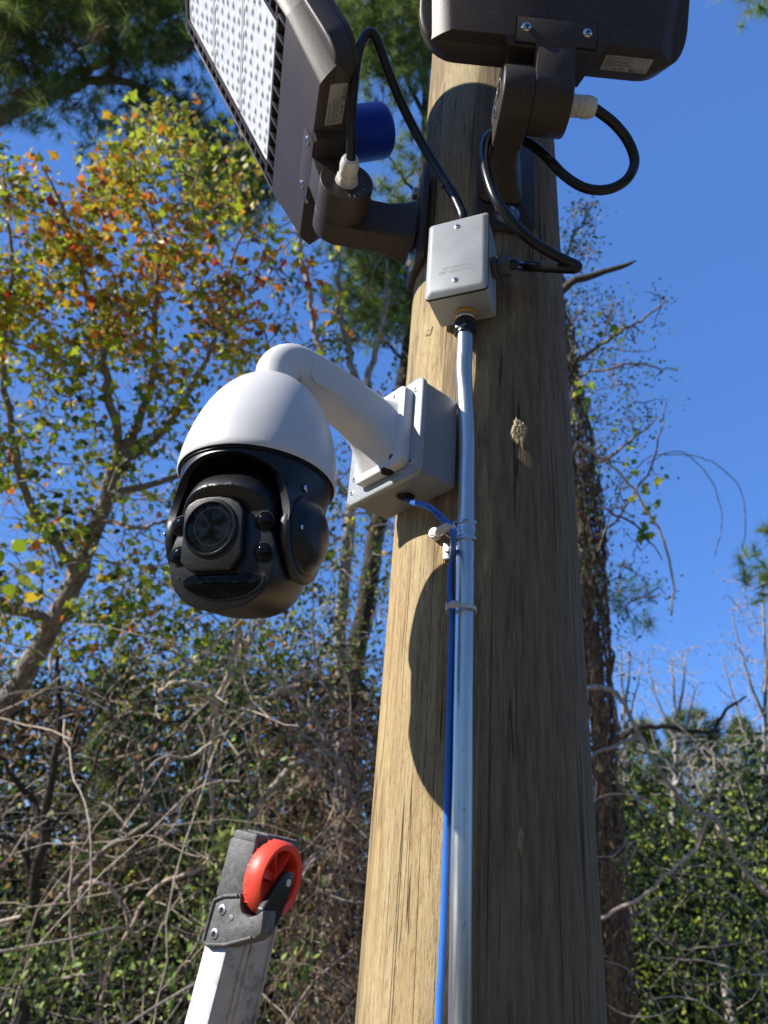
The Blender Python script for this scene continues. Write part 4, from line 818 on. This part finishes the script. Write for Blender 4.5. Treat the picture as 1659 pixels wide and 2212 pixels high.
decid('dark_sapling', 'dark crooked sapling at the lower left edge', gbase(68, 2090, 5), [
    (fromground([(68, 2087, 5), (72, 1967, 5), (94, 1785, 5), (120, 1654, 5), (140, 1520, 5), (120, 1400, 5)]), .055, .012), (atl([(100, 1780, 5), (40, 1700, 5), (-20, 1600, 5)]), .03, .01), (atl([(120, 1654, 5), (180, 1560, 5), (260, 1470, 5)]), .018, .006), (atl([(72, 1960, 5), (30, 1850, 5), (-30, 1790, 5)]), .03, .012), (atl([(90, 1810, 5), (180, 1700, 5), (230, 1600, 5), (300, 1530, 5)]), .016, .006)],
    region(90, -60, 320, 1420, 1900, 4.6, 5.6), 1, .05, [BR, TAN], [.6, .4], 'darkbark', r0=.007)
# cedar
def cedar(label, cx, y0, y1, wpx, d, n, cols, wts, cat='cedar tree', name='cedar_tree'):
    t = thing(name, label, cat, gbase(cx, y1, d), G_TREES); P = fromground([(cx, y1, d), (cx, (y0 + y1) / 2, d), (cx, y0, d)]); ms = Mass(); ms.tube(wob(P, .01), .07, .012, 7)
    o = []
    for _ in range(n):
        f = rng.random() ** .8; y = y0 + f * (y1 - y0); a = rng.uniform(0, 2 * math.pi); rr = (.10 + .90 * f ** .45) * wpx * (1 + .25 * math.sin(y / 19 + cx)) * rng.uniform(.35, 1) ** .6
        p = at(cx, y, d) + (cR * math.cos(a) * rr + V(0, 1, 0) * math.sin(a) * rr) * d / 1533.7; o.append(p)
        if rng.random() < .12: ms.tube([at(cx, y + 20, d), p], .010, .004, 4)
    o = np.array(o); ms.out('trunk', M['darkbark'], t); nd = Mass(); D = o - at(cx, (y0 + y1) / 2, d); D[:, 2] *= .3
    nd.needles(o, D, rng.uniform(.08, .14, n) * d / 7, pick(cols, wts, n, .35), 26, .004 * d / 7, .85); nd.out('crown', M['needle'], t); return t
cedar('green cedar in the brush left of the ladder', 262, 1440, 1960, 105, 8.5, 900, [(.15, .22, .055), (.07, .11, .03), (.22, .29, .08)], [.4, .4, .2])
cedar('taller hazy green cedar behind the arched vine', 470, 1370, 1900, 130, 11, 900, [(.14, .19, .06), (.07, .11, .04), (.20, .26, .10)], [.4, .4, .2])
cedar('dark cedar low behind the ladder wheel', 620, 1560, 2050, 120, 11, 700, [(.05, .08, .025), (.08, .11, .035)], [.5, .5])
# ---- vine covered tree right of the pole
def shaggy(parent, pts, rad, n, name='bark_strips'):
    P = wob(atl(pts), .004, 10); ms = Mass()
    for _ in range(n):
        i = rng.integers(0, len(P) - 8); L = int(rng.integers(5, 14)); a = rng.uniform(0, 2 * math.pi); seg_ = P[i:i + L].copy(); r_ = rad * rng.uniform(.9, 1.5)
        off = V(math.cos(a), math.sin(a), 0) * r_; seg_ = seg_ + off + rng.normal(size=seg_.shape) * .014; ms.tube(seg_, rng.uniform(.004, .011), .002, 4)
    return ms.out(name, M['brownbark'], parent, smooth=True)
TR = [(1345, 2330, 5.2), (1325, 2150, 5.2), (1308, 1950, 5.2), (1298, 1700, 5.2), (1285, 1450, 5.2), (1266, 1200, 5.2), (1246, 1000, 5.2), (1210, 800, 5.2), (1172, 600, 5.2), (1150, 400, 5.2), (1130, 200, 5.2)]
t4 = decid('vine_covered_tree', 'shaggy brown vine covered tree just right of the timber pole', gbase(1345, 2330, 5.2), [
    (fromground(TR), .095, .02),
    (atl([(1210, 810, 5.2), (1290, 760, 5.1), (1350, 715, 5.0), (1400, 690, 5), (1440, 650, 5)]), .020, .006), (atl([(1248, 1010, 5.2), (1310, 980, 5), (1370, 960, 5), (1420, 900, 5)]), .018, .005),
    (atl([(1175, 620, 5.2), (1240, 540, 5.2), (1270, 480, 5.2), (1280, 440, 5.2)]), .014, .005), (atl([(1215, 840, 5.2), (1300, 800, 5), (1400, 780, 5), (1465, 800, 5)]), .012, .004), (atl([(1268, 1100, 5.2), (1330, 1100, 5), (1390, 1150, 5), (1430, 1210, 5)]), .012, .004), (atl([(1272, 1180, 5.2), (1330, 1120, 5), (1400, 1010, 5), (1440, 870, 5)]), .012, .004)],
    region(170, 1215, 1450, 620, 960, 4.7, 5.8, lambda x, y: max(.12, 1 - (x - 1215) / 260)) + region(38, 1215, 1290, 430, 560, 4.9, 5.6) + region(90, 1215, 1370, 1000, 2150, 4.7, 5.3) + region(90, 1230, 1440, 950, 1330, 4.7, 5.7, lambda x, y: max(.15, 1 - (x - 1230) / 210)),
    9, .032, [(.13, .16, .10), (.22, .25, .16), DG, OL, GR], [.35, .25, .15, .15, .10], 'brownbark', r0=.007, sp=.06, r1=.002)
shaggy(t4, TR, .10, 900)
lv = Mass(); C = np.array([at(x + rng.normal() * 22, y + rng.normal() * 22, 4.9 + rng.normal() * .1) for x, y, n_ in ((1300, 720, 7), (1270, 830, 9), (1370, 930, 6), (1400, 1060, 12), (1410, 1100, 9), (1380, 1000, 8), (1260, 870, 8), (1395, 1160, 6)) for _ in range(n_)])
lv.leaves(C, rng.uniform(.05, .09, len(C)), pick([GR, YG, (.25, .40, .04)], [.4, .4, .2], len(C)), LOBED, .6, .3); lv.out('vine_leaf_sprays', M['leaf'], t4)
# needles hanging on the trunk
nd = Mass(); C = np.array([at(*p) for p in region(42, 1290, 1420, 1215, 1370, 5.5, 6.2)]); nd.needles(C, rng.normal(size=C.shape) + V(0, 0, -.6), .16, pick([(.16, .22, .07), PG], [.6, .4], len(C)), 26, .002); nd.out('pine_sprays', M['needle'], t4)
stub = vine('broken dead branch stub sticking out right of the pole', [(1205, 635, 3.2), (1240, 606, 3.2), (1275, 596, 3.2), (1310, 584, 3.2), (1345, 574, 3.2), (1374, 563, 3.2)], [.020, .019, .0185, .018, .018, .017, .017, .018, .016, .015, .015, .014, .013, .013, .012, .012, .011, .010, .009, .006, .003], 0, 'darkbark', .0012, 'dead_branch', 4, cat='branch', grp='bare branches beside the pole')
vine('thin vine arching far out over the blue sky', [(1290, 1190, 5), (1340, 1060, 5), (1400, 985, 5), (1460, 976, 5), (1530, 985, 5), (1590, 1040, 5), (1613, 1120, 5), (1598, 1230, 5)], .0045, .003, 'bark', .003)
vine('thin vine arching over the sky inside the longer one', [(1400, 1000, 5), (1440, 980, 5), (1490, 982, 5), (1540, 1040, 5), (1560, 1120, 5), (1545, 1200, 5)], .0040, .003, 'bark', .003)
vine('pink stemmed vine trailing down the sky right of the pole', [(1250, 950, 4.8), (1320, 1000, 4.8), (1380, 1090, 4.8), (1420, 1180, 4.8), (1445, 1260, 4.8), (1450, 1330, 4.8)], .010, .007, 'twig', .006)
vine('long pale vine slanting down to the right edge', [(1262, 1487, 4.4), (1310, 1488, 4.4), (1345, 1515, 4.4), (1375, 1585, 4.4), (1430, 1680, 4.4), (1500, 1755, 4.4), (1550, 1775, 4.4), (1590, 1850, 4.4), (1640, 1920, 4.4), (1700, 1960, 4.4)], .016, .011, 'palebark', .004)
vine('pale twig branching left off the slanting vine', [(1375, 1590, 4.4), (1340, 1605, 4.4), (1300, 1620, 4.4), (1262, 1640, 4.4)], .012, .009, 'palebark', .003)
vine('reddish vine slanting through the lower right brush', [(1300, 1990, 4.6), (1395, 1930, 4.6), (1445, 1890, 4.6), (1500, 1850, 4.6), (1530, 1780, 4.6), (1560, 1700, 4.6)], .012, .008, 'twig', .006)
vine('dark level branch in front of the distant pines', [(1330, 1590, 7), (1385, 1574, 7), (1450, 1566, 7), (1530, 1578, 7), (1570, 1530, 7), (1610, 1505, 7)], .03, .010, 'darkbark', .012, cat='branch', grp='bare branches beside the pole')
# ---- pine tips at the right edge and the top right corner
pr = at(2300, 1400, 6.5)
pine('pine_tree', 'pine reaching in from the right edge with green tufts', (pr[0], pr[1], 0), [([V(pr[0], pr[1], -.1), V(pr[0], pr[1], 4), V(pr[0], pr[1], 8), V(pr[0], pr[1], 13)], .14, .04), (atl([(2290, 1440, 6.5), (1835, 1290, 6.4), (1740, 1260, 6.2), (1660, 1230, 6)]), .022, .008), (atl([(2080, 60, 6.5), (1835, 20, 6.4), (1740, -10, 6.2), (1640, -30, 6)]), .03, .008)],
     region(20, 1640, 1760, 1155, 1260, 5.6, 6.4) + region(30, 1585, 1760, -90, 22, 5.6, 6.4), [PG, PL, (.13, .20, .05)], [.4, .3, .3], .15, 40)
# ---- far trees lower right
for args in (('round topped distant pine right of the shaggy trunk', 1385, 1555, 1960, 95, 20, 900), ('broad distant pine under the dark level branch', 1490, 1535, 1960, 125, 24, 1100), ('distant pine standing near the right edge', 1600, 1550, 1960, 90, 26, 800)):
    cedar(*args, [(.15, .21, .05), (.08, .12, .035), (.22, .28, .07)], [.45, .35, .2], 'pine tree', 'distant_pine')
def bare(label, cx, y0, y1, spread, d, n, mat='palebark'):
    return decid('bare_tree', label, gbase(cx, y1, d), [(fromground([(cx, y1, d), (cx + 6, (y0 + y1) / 2 + 40, d), (cx - 4, y0 + 30, d)]), .10, .015)] + [(atl([(cx, y1 - (y1 - y0) * f, d), (cx + s * spread * .4, y1 - (y1 - y0) * (f + .14), d), (cx + s * spread * .8, y1 - (y1 - y0) * (f + .38), d)]), .04, .01) for f, s in ((.25, 1), (.32, -1), (.42, .8), (.5, -.8), (.58, .4))],
        region(n, cx - spread, cx + spread, y0, y1 - 80, d * .93, d * 1.07, lambda x, y: max(0, 1 - abs(x - cx) / spread * (.6 + .4 * (y1 - y) / (y1 - y0)))), 3, .05, [TAN, BR, (.30, .26, .18)], [.4, .3, .3], mat, r0=.022, r1=.006, sp=.12)
bare('bare grey tree far off against the lower sky', 1455, 1390, 1800, 85, 15, 200)
bare('pale leafless tree leaning in at the right edge', 1650, 1240, 1850, 110, 13, 330)
bare('pale bare tree with a bright trunk above the thicket', 1545, 1600, 1900, 95, 11, 170)
bare('leafless tree beside the shaggy trunk over the pines', 1345, 1380, 1800, 55, 14, 130)
# ---- undergrowth
def edge(x):
    return 1440 + 26 * math.sin(x / 60) + 16 * math.sin(x / 21) if x < 830 else 1745 + 34 * math.sin(x / 45) + 14 * math.sin(x / 17) - max(0, (x - 1480)) * .35
def und(n, x0, x1, y1, d0, d1, off=0, pw=1.0):
    o = []
    while len(o) < n:
        x = rng.uniform(x0, x1); y = edge(x) + off + (y1 - edge(x)) * rng.random() ** pw; o.append(at(x, y, rng.uniform(d0, d1)))
    return np.array(o)
lv = Mass(); C = und(72000, -260, 1900, 2330, 10.5, 14.5, 20); lv.leaves(C, rng.uniform(.10, .19, len(C)), pick([(.018, .03, .01), (.014, .022, .008), (.035, .05, .016), (.08, .10, .02)], [.35, .3, .27, .08], len(C)), OVAL, .2, .4)  # leaf colours darkened to stand in for deep shade inside the brush
tag(lv.out('distant_woods', M['waxleaf'], None, (0, 12, 2)), 'dark wooded mass filling the view behind the brush', 'woods', kind='stuff')
lv = Mass(); C = und(17000, -200, 830, 2400, 6.2, 9.5, 130, .75); CC = np.concatenate([C[rng.integers(0, 700, 9000)] + rng.normal(size=(9000, 3)) * .22, C[:9000]])
lv.leaves(CC, rng.uniform(.035, .08, len(CC)), pick([(.022, .038, .010), (.03, .05, .014), OL, (.30, .40, .09), BR, YG], [.40, .26, .07, .17, .04, .06], len(CC)), OVAL, .2, .5)  # dark and bright leaf colours imitate shade and sunlit spots
tag(lv.out('undergrowth', M['waxleaf'], None, (-2, 7, 2)), 'dark glossy undergrowth below and left of the pole', 'undergrowth', kind='stuff')
lv = Mass(); C = und(13000, 1240, 1900, 2400, 5.8, 9.5, 30, .85); CC = np.concatenate([C[rng.integers(0, 420, 9000)] + rng.normal(size=(9000, 3)) * .22, C[:8000]])
lv.leaves(CC, rng.uniform(.035, .075, len(CC)), pick([DG, (.045, .085, .022), OL, (.26, .35, .06), YG, (.02, .032, .010)], [.24, .16, .08, .19, .10, .23], len(CC)), OVAL, .2, .5)  # leaf colours spread dark to bright, painting in shade and sun spots
tag(lv.out('undergrowth', M['waxleaf'], None, (2, 7, 2)), 'green leafy undergrowth right of the pole', 'undergrowth', kind='stuff')
# a ragged top edge of leafy sprays so the brush does not end in a line
lv = Mass(); C = np.array([at(x, edge(x) + rng.normal() * 38 - 10, rng.uniform(7, 12)) for x in rng.uniform(-220, 1880, 5200)]); lv.leaves(C, rng.uniform(.05, .10, len(C)), pick([DG, OL, GR, BR], [.4, .3, .2, .1], len(C)), OVAL, .2, .4)
tag(lv.out('brush_tops', M['leaf'], None, (0, 9, 3)), 'ragged leafy tops of the brush against the sky', 'brush', kind='stuff')
def tangle(n, x0, x1, y0, y1, d0, d1, L, ra, rb, drop=.0, dens=None, curl=.55):
    ms = Mass(); i = 0
    while i < n:
        x, y = rng.uniform(x0, x1), rng.uniform(y0, y1)
        if dens and rng.random() > dens(x, y): continue
        i += 1; p = at(x, y, rng.uniform(d0, d1)); d = rng.normal(size=3); d /= np.linalg.norm(d); st = rng.uniform(*L) / 12; P = [p]; w_ = rng.normal(size=3) * curl
        for _ in range(12):
            d = d + np.cross(w_, d) * .28 + rng.normal(size=3) * .16; d[2] -= drop; d /= np.linalg.norm(d); P.append(P[-1] + d * st)
        r = rng.uniform(ra, rb) * (1 if rng.random() < .85 else 1.8); ms.tube(P, r, r * .5, 4)
    return ms
tag(tangle(330, -150, 830, 1450, 2330, 4.4, 7.5, (.6, 2.4), .0018, .0068, .02, None, .28).out('vine_tangle', M['twig'], None, (-2, 5, 2.5), True), 'tangle of thin bare vines over the brush', 'vines', kind='stuff')
tag(tangle(300, -150, 830, 1450, 2330, 4.8, 8, (.5, 2.0), .0022, .007, .03, None, .35).out('dark_twigs', M['darktwig'], None, (-2, 5, 2.6), True), 'dark brown twigs woven through the lower left brush', 'twigs', kind='stuff')
lv = Mass(); C = []
for cx_b, cy_b, n_b, sx_b, sy_b in ((700, 1600, 1300, 75, 110), (640, 1850, 900, 90, 120), (90, 1560, 350, 80, 60), (330, 1600, 200, 120, 60), (740, 2050, 700, 60, 120), (160, 1900, 500, 120, 90)):
    C += [at(cx_b + rng.normal() * sx_b, cy_b + rng.normal() * sy_b, rng.uniform(5.2, 6.8)) for _ in range(n_b)]
C = np.array(C); lv.leaves(C, rng.uniform(.03, .075, len(C)), pick([(.13, .07, .035), (.34, .20, .10), (.07, .04, .022), (.50, .26, .09)], [.4, .2, .3, .1], len(C)), OVAL, 1.4, .1)
tag(lv.out('dead_leaves', M['leaf'], None, (-1, 5, 2.4)), 'brown dead leaves hanging in the vines of the lower left', 'dead leaves', kind='stuff')
lv = Mass(); C = []
for cx_b, cy_b, n_b, sx_b, sy_b, d_b in ((500, 1830, 260, 45, 50, 4.8), (470, 1990, 240, 60, 50, 4.8), (380, 2120, 260, 80, 50, 4.8), (590, 1640, 180, 50, 60, 5.0), (70, 2080, 260, 70, 60, 4.8), (640, 2080, 160, 40, 60, 4.8), (560, 1480, 240, 70, 50, 5.4), (200, 2050, 240, 80, 60, 5)):
    C += [at(cx_b + rng.normal() * sx_b, cy_b + rng.normal() * sy_b, d_b + rng.normal() * .25) for _ in range(n_b)]
C = np.array(C); lv.leaves(C, rng.uniform(.03, .07, len(C)), pick([(.24, .34, .08), (.13, .20, .05), DG, (.34, .42, .12)], [.3, .35, .2, .15], len(C)), OVAL, .6, .5)
tag(lv.out('green_sprays', M['waxleaf'], None, (-1, 5, 2.4)), 'sunlit green leaf sprays low in the brush around the ladder', 'leaves', kind='stuff')
tag(tangle(420, 560, 840, 1520, 2200, 4.8, 6.5, (.5, 1.3), .0025, .006, .14, lambda x, y: max(.15, 1 - abs(x - 720) / 160)).out('dry_vines', M['drytwig'], None, (-1, 5, 2.5), True), 'brown curtain of dry vines hanging left of the pole', 'vines', kind='stuff')
tag(tangle(130, 1250, 1850, 1750, 2330, 4.4, 8, (.4, 1.5), .0025, .007, .02).out('vine_tangle', M['twig'], None, (2, 5, 2.5), True), 'thin bare vines threading the brush on the right', 'vines', kind='stuff')
tag(tangle(330, -60, 900, 500, 1450, 5, 8.5, (.5, 1.6), .0022, .0055, -.05, lambda x, y: .35 if y < 900 else 1, .25).out('bare_twigs', M['twig'], None, (-2, 6, 5), True), 'bare twigs crossing the sky behind the camera', 'twigs', kind='stuff')
# big yellow green leaves close by at the left edge, on their own stem
t = thing('grape_vine', 'stem with large yellow green leaves at the left edge', 'vine', at(-20, 1180, 3.2)); ms = Mass(); P = wob(atl([(-40, 1150, 3.2), (10, 1190, 3.2), (40, 1230, 3.2), (52, 1300, 3.2)]), .004); ms.tube(P, .004, .002, 6); ms.out('stem', M['twig'], t)
C = np.array([at(x, y, 3.2) for x, y in ((28, 1172), (22, 1215), (38, 1245), (50, 1288), (15, 1262), (-8, 1190))])
for c_ in C:
    lv = Mass(); lv.leaves(c_[None], rng.uniform(.06, .085, 1), pick([(.34, .42, .03), (.6, .46, .03)], [.7, .3], 1), BROAD, .8, .1, D=rng.normal(size=(1, 3)) * .3 + cR * .5 - cU * .7); lv.out('leaf', M['leaf'], t)
t = thing('sweetgum_leaf', 'pale star shaped leaf hanging beside the ladder cap', 'leaf', at(487, 1810, 4.6)); 
ms = Mass(); ms.leaves(np.array([at(x, y, 4.6) for x, y in ((478, 1795), (505, 1790), (490, 1800))]), .13, pick([(.40, .46, .16)], [1], 3), LOBED, D=np.array([cR * a - cU * b_ for a, b_ in ((-.2, 1), (-1, .6), (.6, .9))])); ms.out('blade', M['leaf'], t)

lv = Mass(); n_ = 30000; a_ = rng.uniform(0, 2 * math.pi, n_); r_ = rng.uniform(19, 27, n_); sd = np.abs((a_ - math.atan2(SUN.y, SUN.x) + math.pi) % (2 * math.pi) - math.pi); tall = np.clip((sd - .45) / .25, 0, 1) * (np.sin(a_) < .15)  # unseen foliage ring added to cut sky light, kept low toward the sun
r_ = r_ - 8 * tall; h_ = rng.random(n_) ** .9 * (9 + 11 * tall + 2.0 * np.sin(a_ * 9) + 1.5 * np.sin(a_ * 23)); ok = np.cos(a_ - math.pi / 2) < .35
C = np.stack([np.cos(a_) * r_, np.sin(a_) * r_, h_], 1)[ok]; lv.leaves(C, rng.uniform(.35, .7, len(C)), pick([DG, OL, (.06, .09, .03)], [.5, .2, .3], len(C)), OVAL, .2, .4)
tag(lv.out('sky_blocking_woods', M['leaf'], None, (0, -20, 3)), 'added ring of unseen dark woods blocking sky light round the clearing', 'woods', kind='stuff')
